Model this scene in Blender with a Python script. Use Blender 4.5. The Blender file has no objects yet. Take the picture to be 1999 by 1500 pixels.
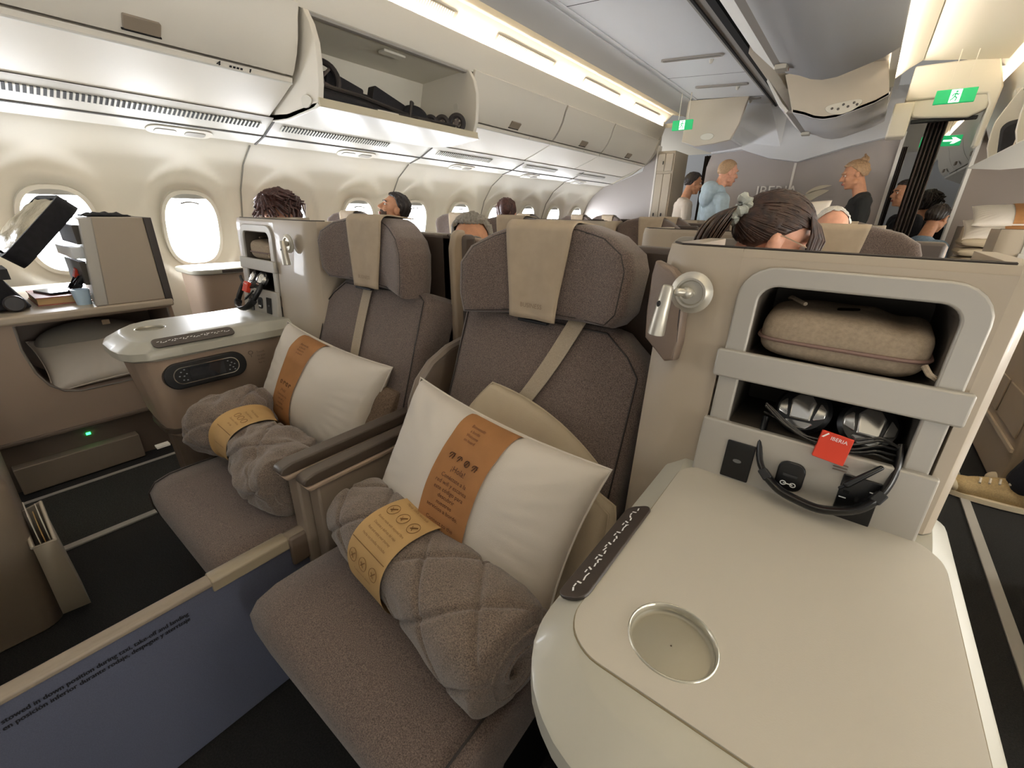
import bpy, bmesh, math, random
from mathutils import Vector, Matrix, noise
random.seed(7)
SC = bpy.context.scene
COL = SC.collection
PI = math.pi
V = Vector

# ---------------------------------------------------------------- camera
cam_d = bpy.data.cameras.new('camera')
cam = bpy.data.objects.new('camera', cam_d)
COL.objects.link(cam)
cam_d.sensor_fit = 'HORIZONTAL'
cam_d.sensor_width = 36.0
cam_d.lens = 834.0 * 36.0 / 1999.0
cam_d.clip_start = 0.02
_a = V((690.5, -322.0, 834.0)).normalized()
_d = V((-45.0, 2065.0, 834.0)); _d = (_d - _a * _a.dot(_d)).normalized()
_r = _d.cross(_a)
cam.matrix_world = Matrix(((_r.x, -_r.y, -_r.z, 0.0), (_a.x, -_a.y, -_a.z, 0.0), (-_d.x, _d.y, _d.z, 1.15), (0, 0, 0, 1)))
SC.camera = cam

# ---------------------------------------------------------------- view, world
SC.view_settings.view_transform = 'Standard'
SC.view_settings.look = 'None'
SC.view_settings.gamma = 1.0
SC.view_settings.use_curve_mapping = False
SC.view_settings.exposure = 0.88
try:
    SC.cycles.use_denoising = True
    SC.cycles.max_bounces = 7
    SC.cycles.diffuse_bounces = 5
    SC.cycles.sample_clamp_indirect = 6.0
except Exception:
    pass
W = bpy.data.worlds.new('daylight'); SC.world = W
W.use_nodes = True
WORLD_STRENGTH = 1.0
_n = W.node_tree.nodes; _l = W.node_tree.links            # daylight: dim sky, brighter lower half made up to lift the ceiling
_t = _n.new('ShaderNodeTexCoord'); _s = _n.new('ShaderNodeSeparateXYZ'); _m = _n.new('ShaderNodeMapRange'); _x = _n.new('ShaderNodeMix'); _x.data_type = 'RGBA'
_m.inputs['From Min'].default_value = -.15; _m.inputs['From Max'].default_value = .12
_l.new(_t.outputs['Generated'], _s.inputs[0]); _l.new(_s.outputs['Z'], _m.inputs['Value']); _l.new(_m.outputs[0], _x.inputs['Factor'])
_x.inputs['A'].default_value = (.85, .83, .80, 1); _x.inputs['B'].default_value = (.14, .135, .125, 1)
_l.new(_x.outputs['Result'], _n['Background'].inputs[0])
W.node_tree.nodes['Background'].inputs[1].default_value = WORLD_STRENGTH

# ---------------------------------------------------------------- materials
def lin(h):
    h = h.lstrip('#')
    out = []
    for i in (0, 2, 4):
        c = int(h[i:i + 2], 16) / 255.0
        out.append(c / 12.92 if c <= 0.04045 else ((c + 0.055) / 1.055) ** 2.4)
    return out

_MC = {}
def mat(name, col, rough=0.5, metal=0.0, vary=None, bump=None, weave=None, sheen=0.0, coat=0.0, emit=None, stretch=None):
    if name in _MC: return _MC[name]
    m = bpy.data.materials.new(name); m.use_nodes = True
    nt = m.node_tree; b = nt.nodes['Principled BSDF']
    c = lin(col)
    b.inputs['Base Color'].default_value = (*c, 1)
    b.inputs['Roughness'].default_value = rough
    b.inputs['Metallic'].default_value = metal
    if sheen: b.inputs['Sheen Weight'].default_value = sheen
    if coat: b.inputs['Coat Weight'].default_value = coat
    if emit:
        b.inputs['Emission Color'].default_value = (*lin(emit[0]), 1)
        b.inputs['Emission Strength'].default_value = emit[1]
    tc = nt.nodes.new('ShaderNodeTexCoord')
    src = tc.outputs['Object']
    if stretch:
        mp = nt.nodes.new('ShaderNodeMapping'); mp.inputs['Scale'].default_value = stretch
        nt.links.new(src, mp.inputs[0]); src = mp.outputs[0]
    if vary:
        n = nt.nodes.new('ShaderNodeTexNoise'); n.inputs['Scale'].default_value = vary[0]; n.inputs['Detail'].default_value = 3
        nt.links.new(src, n.inputs['Vector'])
        r = nt.nodes.new('ShaderNodeValToRGB')
        k = vary[1]
        r.color_ramp.elements[0].position = 0.32; r.color_ramp.elements[1].position = 0.68
        r.color_ramp.elements[0].color = (*[x * (1 - k) for x in c], 1)
        r.color_ramp.elements[1].color = (*[min(1, x * (1 + k)) for x in c], 1)
        nt.links.new(n.outputs['Fac'], r.inputs[0])
        nt.links.new(r.outputs[0], b.inputs['Base Color'])
    if bump:
        n2 = nt.nodes.new('ShaderNodeTexNoise'); n2.inputs['Scale'].default_value = bump[0]; n2.inputs['Detail'].default_value = 4
        nt.links.new(src, n2.inputs['Vector'])
        bp = nt.nodes.new('ShaderNodeBump'); bp.inputs['Strength'].default_value = bump[1]; bp.inputs['Distance'].default_value = bump[2] if len(bump) > 2 else 0.002
        nt.links.new(n2.outputs['Fac'], bp.inputs['Height'])
        nt.links.new(bp.outputs[0], b.inputs['Normal'])
    _MC[name] = m
    return m

def lamp_mat(name, col, strength, one_sided=False):
    m = bpy.data.materials.new(name); m.use_nodes = True
    nt = m.node_tree; nt.nodes.clear()
    o = nt.nodes.new('ShaderNodeOutputMaterial'); e = nt.nodes.new('ShaderNodeEmission')
    e.inputs[0].default_value = (*lin(col), 1); e.inputs[1].default_value = strength
    if one_sided:                                                  # an LED strip: light leaves its face only
        g = nt.nodes.new('ShaderNodeNewGeometry'); mx = nt.nodes.new('ShaderNodeMath'); mx.operation = 'SUBTRACT'; mx.inputs[0].default_value = 1.0
        mu = nt.nodes.new('ShaderNodeMath'); mu.operation = 'MULTIPLY'; mu.inputs[1].default_value = strength
        nt.links.new(g.outputs['Backfacing'], mx.inputs[1]); nt.links.new(mx.outputs[0], mu.inputs[0]); nt.links.new(mu.outputs[0], e.inputs[1])
    nt.links.new(e.outputs[0], o.inputs[0])
    return m

COVE = lamp_mat('cove_glow', '#fff1dc', 58.0)
COVE2 = lamp_mat('cove_glow_soft', '#fff4e4', 27.0, True)
VALL = lamp_mat('valance_glow', '#fff6e4', 14.0)
SKYW = lamp_mat('window_daylight', '#f2f5fb', 19.0)
SKYW2 = lamp_mat('window_daylight_far', '#f7f4ee', 14.0)

CREAM = mat('bin_cream', '#ddd7ca', .42, bump=(900, .05))
WALLM = mat('sidewall_cream', '#cfcabb', .55, bump=(500, .06))
CEIL = mat('ceiling_grey', '#d6d7d9', .5, bump=(700, .05))
CEILW = mat('ceiling_warm', '#e6dfcf', .5)
GREYP = mat('panel_grey', '#9b9690', .5)
DARKGAP = mat('gap_black', '#14110f', .8)
CARPET = mat('carpet_black', '#1d1c1b', .95, vary=(260, .55), bump=(500, .8, .004))
AISLEC = mat('carpet_aisle', '#2d2e2b', .95, vary=(220, .5), bump=(400, .8, .004))
TAN = mat('tan_shell', '#a08c7a', .45, bump=(1200, .06))
TAND = mat('tan_dark', '#6b5d50', .5, bump=(1200, .06))
BEIGE = mat('beige_shroud', '#ada08d', .38, bump=(1500, .05), coat=.15)
TOPP = mat('console_top', '#b0ad9f', .35, coat=.1)
INLAY = mat('console_inlay', '#b8b2a5', .5, vary=(3, .03), bump=(700, .06))
SILVER = mat('silver_paint', '#aea99f', .40, .2)
STEEL = mat('brushed_metal', '#c4bfb2', .40, .7)
CHROME = mat('chrome', '#dcd9d2', .12, 1.0)
FABRIC = mat('taupe_fabric', '#65574f', .92, vary=(520, .55), bump=(600, .5, .002), sheen=.25)
FABRICD = mat('taupe_fabric_dark', '#5a4f47', .92, vary=(420, .36), bump=(600, .5, .002), sheen=.2)
COVER = mat('headrest_linen', '#aa9982', .85, vary=(30, .05), bump=(1400, .25))
STRAP = mat('belt_webbing', '#a39580', .75, vary=(600, .15), bump=(900, .4), stretch=(1, .2, 1))
LEATH = mat('leather_brown', '#7a695b', .42, bump=(700, .25))
LEATHD = mat('leather_dark', '#4a3f37', .4, bump=(700, .25))
PIPE = mat('piping_dark', '#2c2521', .6)
ARMB = mat('armrest_brown', '#4b4138', .36, bump=(800, .15))
BLUESPILL = mat('divider_blue_spill', '#565a6c', .6, vary=(600, .12))  # blue screen light falling on the panel is put into its base colour
BLACKP = mat('black_plastic', '#0d0d0e', .3)
BLACKM = mat('black_matt', '#141416', .6)
BLACKF = mat('black_fabric', '#17161a', .85, bump=(800, .4), vary=(60, .3))
GLASSK = mat('screen_glass', '#26282c', .08, coat=.6)
PILLOW = mat('white_cotton', '#d4cbbe', .85, bump=(900, .2))
PILLG = mat('grey_cotton', '#8d8a84', .85, bump=(900, .2))
CREAMQ = mat('cream_quilt', '#b7a88f', .9, bump=(500, .3))
KRAFT = mat('kraft_orange', '#a06f40', .8, vary=(14, .1), bump=(500, .1))
KRAFTL = mat('kraft_light', '#b99661', .8, vary=(14, .08), bump=(500, .1))
INK = mat('ink_brown', '#4a2a12', .8)
INKL = mat('ink_light', '#7d5a30', .8)
INKB = mat('ink_black', '#15151c', .8)
WHITEI = mat('ink_white', '#f1f1ee', .6)
BLANK = mat('blanket_taupe', '#716357', .95, vary=(520, .55), bump=(700, .6, .002), sheen=.3)
KIT = mat('canvas_tan', '#9c8b75', .85, vary=(200, .12), bump=(900, .4, .002))
ZIP = mat('zip_mauve', '#7c6258', .5)
REDT = mat('tag_red', '#cf3a1e', .55)
GREEN = mat('sign_green', '#0b9455', .4, emit=('#0b9455', .55))
SIGNW = mat('sign_white', '#f4fbf6', .4, emit=('#f4fbf6', .9))
GREENLED = lamp_mat('green_led', '#30ff70', 4.0)
BULK = mat('bulkhead_grey', '#a8a09b', .6, bump=(500, .05))
BULKB = mat('bulkhead_brown', '#8c7f75', .65, bump=(500, .1))
LETTER = mat('letter_white', '#e6e1d8', .4)
CURT = mat('curtain_brown', '#4a3f36', .9, bump=(300, .3))
SKIN = mat('skin', '#c9916f', .55, vary=(40, .07))
SKINP = mat('skin_pink', '#d9a084', .55, vary=(40, .08))
SKINR = mat('skin_tan', '#c58f6c', .55, vary=(40, .08))
HAIRD = mat('hair_dark', '#3a271e', .45, vary=(60, .5), stretch=(1, 1, 1))
HAIRB = mat('hair_brown', '#4b2d26', .5, vary=(80, .4))
HAIRK = mat('hair_black', '#261d18', .5, vary=(80, .4))
HAIRG = mat('hair_grey', '#8f897e', .6, vary=(120, .25))
HAIRW = mat('hair_white', '#d8d3c8', .6, vary=(120, .12))
HAIRBL = mat('hair_blond', '#b08f6c', .6, vary=(120, .2))
SHIRT = mat('shirt_white', '#cdbfae', .8, bump=(60, .3, .01))
HOOD = mat('hoodie_blue', '#a9b9c0', .9, vary=(20, .08), bump=(40, .3, .01))
TEEB = mat('top_black', '#1c1d1c', .85, bump=(60, .3, .01))
DENIM = mat('denim', '#7f95ad', .9, vary=(100, .2), bump=(300, .3))
NAVY = mat('trousers_navy', '#1b1d27', .9, bump=(80, .4, .01))
SHOE = mat('shoe_canvas', '#b39b6f', .85, vary=(200, .15), bump=(700, .4))
SOLE = mat('shoe_rubber', '#d9cbae', .6)
EYEW = mat('eye_white', '#e8e2da', .3)
EYED = mat('eye_dark', '#2a1c14', .2)
LIP = mat('lips', '#a8645a', .5)
PAPER = mat('paper', '#dcd4c4', .7)
LINING = mat('plastic_lining', '#9a9078', .28, vary=(9, .3), bump=(14, .8, .02))
SLOT = mat('vent_slot', '#8f877a', .6)

# ---------------------------------------------------------------- geometry helper
class M:
    def __init__(s): s.v = []; s.f = []
    def add(s, vs, fs):
        o = len(s.v); s.v += [tuple(x) for x in vs]; s.f += [tuple(i + o for i in q) for q in fs]; return s
    def box(s, x0, x1, y0, y1, z0, z1):
        vs = [(x, y, z) for z in (z0, z1) for y in (y0, y1) for x in (x0, x1)]
        return s.add(vs, [(0, 2, 3, 1), (4, 5, 7, 6), (0, 1, 5, 4), (2, 6, 7, 3), (0, 4, 6, 2), (1, 3, 7, 5)])
    def stack(s, loops, cap0=True, cap1=True):
        n = len(loops[0]); vs = [p for l in loops for p in l]; fs = []
        for k in range(len(loops) - 1):
            for i in range(n):
                j = (i + 1) % n
                fs.append((k * n + i, k * n + j, (k + 1) * n + j, (k + 1) * n + i))
        if cap0: fs.append(tuple(range(n))[::-1])
        if cap1: fs.append(tuple((len(loops) - 1) * n + i for i in range(n)))
        return s.add(vs, fs)
    def prism(s, pts, ax, a, b):
        if ax == 'x': l = [[(t, p[0], p[1]) for p in pts] for t in (a, b)]
        elif ax == 'y': l = [[(p[0], t, p[1]) for p in pts] for t in (a, b)]
        else: l = [[(p[0], p[1], t) for p in pts] for t in (a, b)]
        return s.stack(l)
    def grid(s, fn, nu, nv, cu=False, cv=False):
        a = nu if cu else nu + 1; b = nv if cv else nv + 1
        vs = [fn(i / nu, j / nv) for i in range(a) for j in range(b)]; fs = []
        for i in range(nu):
            for j in range(nv):
                i2 = (i + 1) % a; j2 = (j + 1) % b
                fs.append((i * b + j, i2 * b + j, i2 * b + j2, i * b + j2))
        return s.add(vs, fs)
    def tube(s, pts, r, n=8, closed=False):
        pts = [V(p) for p in pts]; k = len(pts)
        rs = r if isinstance(r, (list, tuple)) else [r] * k
        loops = []; pn = None
        for i in range(k):
            if closed: t = pts[(i + 1) % k] - pts[i - 1]
            else: t = pts[min(i + 1, k - 1)] - pts[max(i - 1, 0)]
            if t.length < 1e-9: t = V((0, 0, 1))
            t.normalize()
            if pn is None:
                pn = t.orthogonal().normalized()
            else:
                pn = (pn - t * t.dot(pn))
                pn = pn.normalized() if pn.length > 1e-6 else t.orthogonal().normalized()
            bn = t.cross(pn)
            loops.append([pts[i] + (pn * math.cos(2 * PI * q / n) + bn * math.sin(2 * PI * q / n)) * rs[i] for q in range(n)])
        if closed: loops.append(loops[0])
        return s.stack(loops, not closed, not closed)
    def lathe(s, prof, o, ax, n=32, caps=True):
        o = V(o); ax = V(ax).normalized(); u = ax.orthogonal().normalized(); w = ax.cross(u)
        return s.stack([[o + ax * h + (u * math.cos(2 * PI * q / n) + w * math.sin(2 * PI * q / n)) * r for q in range(n)] for r, h in prof], caps, caps)
    def ell(s, c, r, m=None, n=16):
        c = V(c); r = (r, r, r) if isinstance(r, (int, float)) else r
        def fn(u, v):
            th = PI * (0.02 + .96 * u); ph = 2 * PI * v
            p = V((math.sin(th) * math.cos(ph) * r[0], math.sin(th) * math.sin(ph) * r[1], math.cos(th) * r[2]))
            return c + (m @ p if m else p)
        b = n * 2; loops = [[fn(i / n, j / b) for j in range(b)] for i in range(n + 1)]
        return s.stack(loops)
    def cap(s, p0, r0, p1, r1, n=14):
        p0 = V(p0); p1 = V(p1); t = (p1 - p0).normalized()
        pts = []; rs = []
        for q in range(6):
            a = PI / 2 * (1 - q / 5); pts.append(p0 - t * r0 * math.sin(a) * .999); rs.append(max(r0 * math.cos(a), r0 * .04))
        for q in range(6):
            a = PI / 2 * q / 5; pts.append(p1 + t * r1 * math.sin(a) * .999); rs.append(max(r1 * math.cos(a), r1 * .04))
        return s.tube(pts, rs, n)
    def ring(s, outer, inner):
        n = len(outer); return s.add(list(outer) + list(inner), [(i, (i + 1) % n, n + (i + 1) % n, n + i) for i in range(n)])
    def xf(s, m):
        s.v = [tuple(m @ V(p)) for p in s.v]; return s
    def build(s, name, m, parent=None, smooth=True, bevel=0, seg=3, sub=0, ang=38, flip=None):
        me = bpy.data.meshes.new(name)
        me.from_pydata(s.v, [], s.f)
        bm = bmesh.new(); bm.from_mesh(me)
        bmesh.ops.remove_doubles(bm, verts=bm.verts, dist=1e-6)
        bmesh.ops.recalc_face_normals(bm, faces=bm.faces)
        bm.to_mesh(me); bm.free()
        if smooth:
            me.polygons.foreach_set('use_smooth', [True] * len(me.polygons))
            if not sub: me.set_sharp_from_angle(angle=math.radians(ang))
        me.materials.append(m)
        o = bpy.data.objects.new(name, me); COL.objects.link(o)
        if bevel:
            b = o.modifiers.new('soft edge', 'BEVEL'); b.width = bevel; b.segments = seg; b.limit_method = 'ANGLE'; b.angle_limit = math.radians(35)
        if sub:
            q = o.modifiers.new('smooth', 'SUBSURF'); q.levels = sub; q.render_levels = sub
        if parent is not None: attach(o, parent)
        return o

def world_of(o):
    m = Matrix.Translation(o.location)
    if o.parent: m = world_of(o.parent) @ o.matrix_parent_inverse @ m
    return m
def attach(o, parent):
    o.parent = parent; o.matrix_parent_inverse = world_of(parent).inverted()
def tag(o, label, cat, group=None, kind=None):
    if label: o['label'] = label
    if cat: o['category'] = cat
    if group: o['group'] = group
    if kind: o['kind'] = kind
    return o
def thing(name, label, cat, loc=(0, 0, 0), group=None):
    o = bpy.data.objects.new(name, None); COL.objects.link(o); o.location = loc; o.empty_display_size = .1
    return tag(o, label, cat, group)
def struct(name, mm, m, label=None, **k):
    o = mm.build(name, m, **k); o['kind'] = 'structure'
    if label: o['label'] = label
    return o
def dup(root, off, label, group=None, mirror=False, skip=()):
    def cp(o, par):
        c = o.copy(); COL.objects.link(c)
        if par is not None: c.parent = par; c.matrix_parent_inverse = o.matrix_parent_inverse.copy()
        for ch in o.children:
            if ch.name.split('.')[0] not in skip: cp(ch, c)
        return c
    r = cp(root, None); r.location = V(root.location) + V(off)
    if mirror: r.scale = (-1, 1, 1)
    r['label'] = label
    if group: r['group'] = group
    return r

class Fr:                                   # a local frame: origin, two axes in the plane, normal
    def __init__(s, o, u, v):
        s.o = V(o); s.u = V(u).normalized(); v = V(v); s.n = s.u.cross(v).normalized(); s.v = s.n.cross(s.u)
    def p(s, a, b, c=0): return s.o + s.u * a + s.v * b + s.n * c
    def m(s): return Matrix(((s.u.x, s.v.x, s.n.x, s.o.x), (s.u.y, s.v.y, s.n.y, s.o.y), (s.u.z, s.v.z, s.n.z, s.o.z), (0, 0, 0, 1)))

def rrect(x0, x1, y0, y1, r, n=6):
    rs = r if isinstance(r, (list, tuple)) else [r] * 4        # bl, br, tr, tl
    out = []
    for (cx, cy, sx, sy, a0, rr) in ((x0, y0, 1, 1, PI, rs[0]), (x1, y0, -1, 1, 1.5 * PI, rs[1]), (x1, y1, -1, -1, 0, rs[2]), (x0, y1, 1, -1, .5 * PI, rs[3])):
        for i in range(n + 1):
            a = a0 + .5 * PI * i / n
            out.append((cx + sx * rr + rr * math.cos(a), cy + sy * rr + rr * math.sin(a)))
    return out
def plate(mm, pts, fr, c0, c1):
    return mm.stack([[fr.p(x, y, c0) for x, y in pts], [fr.p(x, y, c1) for x, y in pts]])
def ringplate(mm, outer, inner, fr, c0, c1):
    ls = [[fr.p(x, y, c0) for x, y in outer], [fr.p(x, y, c1) for x, y in outer], [fr.p(x, y, c1) for x, y in inner], [fr.p(x, y, c0) for x, y in inner]]
    return mm.stack(ls + [ls[0]], False, False)
def cup(mm, inner, fr, c0, c1):             # an open recess behind a hole: walls and back
    return mm.stack([[fr.p(x, y, c0) for x, y in inner], [fr.p(x, y, c1) for x, y in inner]], False, True)

_TX = {}
def text2d(s, size, align='LEFT', bold=0):
    k = (s, size, align, bold)
    if k not in _TX:
        cu = bpy.data.curves.new('lettering', 'FONT'); cu.body = s; cu.size = size; cu.align_x = align; cu.resolution_u = 2; cu.offset = bold
        o = bpy.data.objects.new('lettering', cu); COL.objects.link(o)
        bpy.context.view_layer.update()
        me = bpy.data.meshes.new_from_object(o.evaluated_get(bpy.context.evaluated_depsgraph_get()))
        _TX[k] = ([tuple(v.co) for v in me.vertices], [tuple(p.vertices) for p in me.polygons])
        bpy.data.objects.remove(o); bpy.data.curves.remove(cu); bpy.data.meshes.remove(me)
    return _TX[k]
def put_text(mm, s, size, fn, align='LEFT', sx=1.0, bold=0):
    vs, fs = text2d(s, size, align, bold)
    return mm.add([fn(x * sx, y) for x, y, z in vs], fs)
def sm(x):
    x = max(0, min(1, x)); return x * x * (3 - 2 * x)
def lerp(a, b, t): return a + (b - a) * t
def interp(pts, t):                          # piecewise-linear y over x
    if t <= pts[0][0]: return pts[0][1]
    for (a, b), (c, d) in zip(pts, pts[1:]):
        if t <= c: return b + (d - b) * (t - a) / (c - a)
    return pts[-1][1]
# ================================================================ the cabin shell
YF, YB = -1.3, 6.3            # front limit of what is built, face of the aft bulkhead
m = M(); m.box(-3.7, 2.1, YF, 11.0, -.06, 0)
struct('floor', m, CARPET, 'black cabin carpet', smooth=False)
m = M(); m.box(-2.42, -1.98, YF, 9.0, 0, .004)
struct('floor_aisle', m, AISLEC, 'charcoal carpet runner of the window-side aisle', smooth=False)
k = 0
for x0, x1, y1 in ((-1.985, -1.955, 6.2), (-2.44, -2.42, 6.2), (.635, .668, 6.2)):
    k += 1
    m = M(); m.box(x0, x1, YF, y1, 0, .008)
    struct('trim_%d' % k, m, mat('track_cover', '#a9a59d', .5), 'pale seat track cover strip', bevel=.002)

WY = [.47 + .622 * i for i in range(-2, 10)]
ZC = 1.0
PROF = [(0, -3.40), (.4, -3.52), (.8, -3.53), (1.05, -3.50), (1.25, -3.43), (1.40, -3.32), (1.53, -3.13)]
def wall_x(z): return interp(PROF, z)
def recess(y, z):
    d = 0
    for yc in WY:
        q = math.hypot((y - yc) / .265, (z - ZC - .02) / .385)
        if q < 1: d = max(d, .012 * sm((1 - q) / .08))
    return d
m = M()
NY, NZ = 420, 60
def wall_p(y, z):
    x = wall_x(z) - recess(y, z)
    for yc in WY:
        q = math.hypot((y - yc) / .265, (z - ZC - .02) / .385)
        if q < 1: x = lerp(x, min(x, -3.530 + .25 * (z - 1.0)), sm((1.0 - q) / .42))
    return (x, y, z)
m.grid(lambda u, v: wall_p(lerp(YF, YB + .1, u), 1.54 * v), NY, NZ)
struct('wall_left', m, WALLM, 'cream curved cabin sidewall', ang=60)
def sup(a, b, n=40, e=2.7):
    out = []
    for i in range(n):
        t = 2 * PI * i / n; c, s_ = math.cos(t), math.sin(t)
        out.append((a * math.copysign(abs(c) ** (2 / e), c), b * math.copysign(abs(s_) ** (2 / e), s_)))
    return out
BEZ = mat('window_bezel', '#d3cfc2', .5)
wx = -3.512
for i, yc in enumerate(WY):
    if yc > 6.2: continue
    w = thing('window_%d' % (i + 1), '', None, (wx, yc, ZC)); w['kind'] = 'structure'
    f = Fr((-3.514, yc, ZC), (0, 1, 0), (.25, 0, 1))      # normal points into the cabin
    m = M(); ringplate(m, sup(.166, .244), sup(.147, .222), f, -.02, .016); m.build('bezel', BEZ, w)
    m = M(); plate(m, sup(.150, .225), f, -.012, -.006); m.build('pane', SKYW, w)
    m = M()
    sh = [p for p in sup(.148, .223) if p[1] > .178]
    sh = sorted(sh, key=lambda p: p[0]); plate(m, sh, f, 0, .006); o = m.build('shade', mat('shade_grey', '#8f8e88', .5), w)
    m = M(); m.tube([f.p(x, .172 - x * x * 4, .012) for x in (-.05, -.025, 0, .025, .05)], .006, 6); m.build('shade_handle', mat('shade_pull', '#77756f', .5), w)
for i, y in enumerate((1.40, 2.66, 3.92, 5.17)):
    m = M(); pts = [(wall_x(z) + .004, y, z) for z in [.05 * q for q in range(0, 31)]]
    m.tube(pts, .005, 5)
    struct('trim_%d' % (10 + i), m, mat('seam_grey', '#77736a', .7), 'thin dark seam between sidewall panels')
m = M(); m.prism([(1.80, 0), (1.80, 1.6), (1.86, 1.6), (1.86, 0)], 'y', YF, 11.0)
struct('wall_right', m, WALLM, 'cream sidewall of the far side')

for i in range(-1, 9):
    yc = .47 + .622 * i
    w = thing('window_%d' % (i + 21), '', None, (1.79, yc, ZC)); w['kind'] = 'structure'
    f = Fr((1.795, yc, ZC), (0, -1, 0), (0, 0, 1)); m = M(); ringplate(m, sup(.172, .252), sup(.147, .222), f, -.004, .012); m.build('bezel', BEZ, w)
    m = M(); plate(m, sup(.150, .225), f, 0, .004); m.build('pane', SKYW2, w)
# service rail under the bins, cove and fascia along the window-side bins
RAIL = [(-2.86, 1.625), (-2.885, 1.612), (-3.03, 1.547), (-3.21, 1.500), (-3.26, 1.515), (-3.26, 1.60), (-3.0, 1.66)]
m = M(); m.prism(RAIL, 'y', YF, YB); struct('trim_20', m, mat('rail_white', '#d6d4cc', .35), 'white service rail under the bins', ang=30)
m = M()
for y in [1.425 + 1.24 * i for i in range(-2, 4)]:
    m.prism([(-2.88, 1.611), (-3.03, 1.5455), (-3.19, 1.5035), (-3.19, 1.50), (-3.03, 1.542), (-2.88, 1.607)], 'y', y, y + .012)
m.prism([(-3.026, 1.549), (-3.034, 1.545), (-3.034, 1.541), (-3.026, 1.545)], 'y', YF, YB)
struct('trim_21', m, mat('joint_dark', '#4d4a46', .7), 'dark joints of the service rail', smooth=False)
m = M(); m.prism([(-2.415, 2.045), (-2.40, 2.07), (-2.36, 2.21), (-2.375, 2.215), (-2.44, 2.07)], 'y', YF, YB)
struct('trim_22', m, CREAM, 'cream fascia above the bins', bevel=.003)
m = M(); m.prism([(-2.47, 2.18), (-2.46, 2.18), (-2.29, 2.338), (-2.10, 2.305), (-2.10, 2.33), (-2.3, 2.36), (-2.47, 2.25)], 'y', YF, YB)
struct('ceiling_cove', m, CEILW, 'warmly lit cove panels above the bins', ang=20)
m = M(); m.prism([(-2.10, 2.29), (-1.85, 2.328), (-1.85, 2.40), (-2.10, 2.36)], 'y', YF, YB)
m.box(-1.845, -1.8, YF, YB, 2.335, 2.4); m.box(-1.79, -1.77, YF, YB, 2.318, 2.4)
struct('ceiling_edge', m, CEIL, 'grey edge strips of the ceiling', smooth=False)
m = M()
m.prism([(-1.80, 2.325), (-1.11, 2.285), (-1.11, 2.36), (-1.80, 2.36)], 'y', YF, YB - .35)
m.stack([[(-1.80, YB - .35, 2.325), (-1.11, YB - .35, 2.285), (-1.11, YB - .35, 2.4), (-1.8, YB - .35, 2.4)],
         [(-1.62, YB - .1, 1.98), (-.95, YB - .1, 1.86), (-.95, YB - .1, 2.4), (-1.8, YB - .1, 2.4)]])
struct('ceiling', m, CEIL, 'grey ceiling panels over the centre seats', smooth=False)
m = M()
for y in (1.6, 2.8, 4.62, 5.55):
    m.prism([(-1.80, 2.3245), (-1.11, 2.2845), (-1.11, 2.29), (-1.80, 2.33)], 'y', y, y + .007)
m.xf(Matrix.Identity(4))
m.box(-1.075, -1.06, YF, YB, 2.262, 2.3); m.box(-1.01, -.965, YF, YB, 2.27, 2.3)
struct('trim_23', m, DARKGAP, 'black gaps between ceiling panels', smooth=False)
m = M(); m.box(-1.10, -.99, YF, YB - .2, 2.272, 2.36); struct('trim_24', m, GREYP, 'grey rail between the ceiling panels', bevel=.004)
m = M(); m.box(-.99, -.06, YF, YB, 2.33, 2.38); struct('ceiling_bay', m, CEIL, 'bay above the dropped centre bins', smooth=False)
m = M(); m.prism([(-.125, 2.20), (-.08, 2.225), (-.02, 2.275), (.053, 2.322), (.053, 2.36), (-.125, 2.36)], 'y', YF, 5.2)
m.prism([(-.13, 2.158), (-.085, 2.158), (-.085, 2.163), (-.13, 2.163)], 'y', YF, 5.18); struct('ceiling_light_strip', m, CEILW, 'cream curved strip beside the far aisle ceiling', ang=50)
m = M(); m.prism([(.055, 2.33), (.548, 2.27), (.548, 2.36), (.055, 2.36)], 'y', YF, 5.25); m.box(.06, .60, 5.6, 11, 2.25, 2.3)
struct('ceiling_aisle', m, CEILW, 'smooth cream ceiling over the far aisle', smooth=False)
def mir(p): return [(-1.75 - x, z) for x, z in p]
m = M(); m.prism(mir([(-2.47, 2.18), (-2.46, 2.18), (-2.29, 2.338), (-2.30, 2.36), (-2.47, 2.25)]), 'y', YF, 11)
struct('ceiling_cove_aisle', m, CEILW, 'lit cove of the far aisle', ang=20)
m = M(); m.prism(mir([(-2.415, 2.045), (-2.40, 2.07), (-2.36, 2.21), (-2.375, 2.215), (-2.44, 2.07)]), 'y', YF, 11)
struct('trim_25', m, CREAM, 'cream fascia along the far aisle bins', bevel=.003)
m = M(); m.box(-1.9, .1, YB + 1.6, 11, 2.25, 2.3); m.box(-3.7, -1.9, YB, 9.2, 2.2, 2.25); struct('ceiling_aft', m, CEILW, 'ceiling beyond the bulkhead', smooth=False)
m = M(); m.box(-3.7, 2.1, 10.9, 11.0, 0, 2.4); struct('wall_aft', m, mat('aft_wall', '#b8bcc2', .7), 'pale far end of the cabin', smooth=False)

m = M(); m.box(-3.25, -2.42, YF, YB, 2.105, 2.115); m.box(.67, 1.6, YF, 10.9, 2.105, 2.115); struct('leak_stop_shelf', m, CEILW, 'hidden shelf added to stop cove light leaking between the bins', smooth=False)  # added light stop, keeps cove light out of the bin gaps
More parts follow.
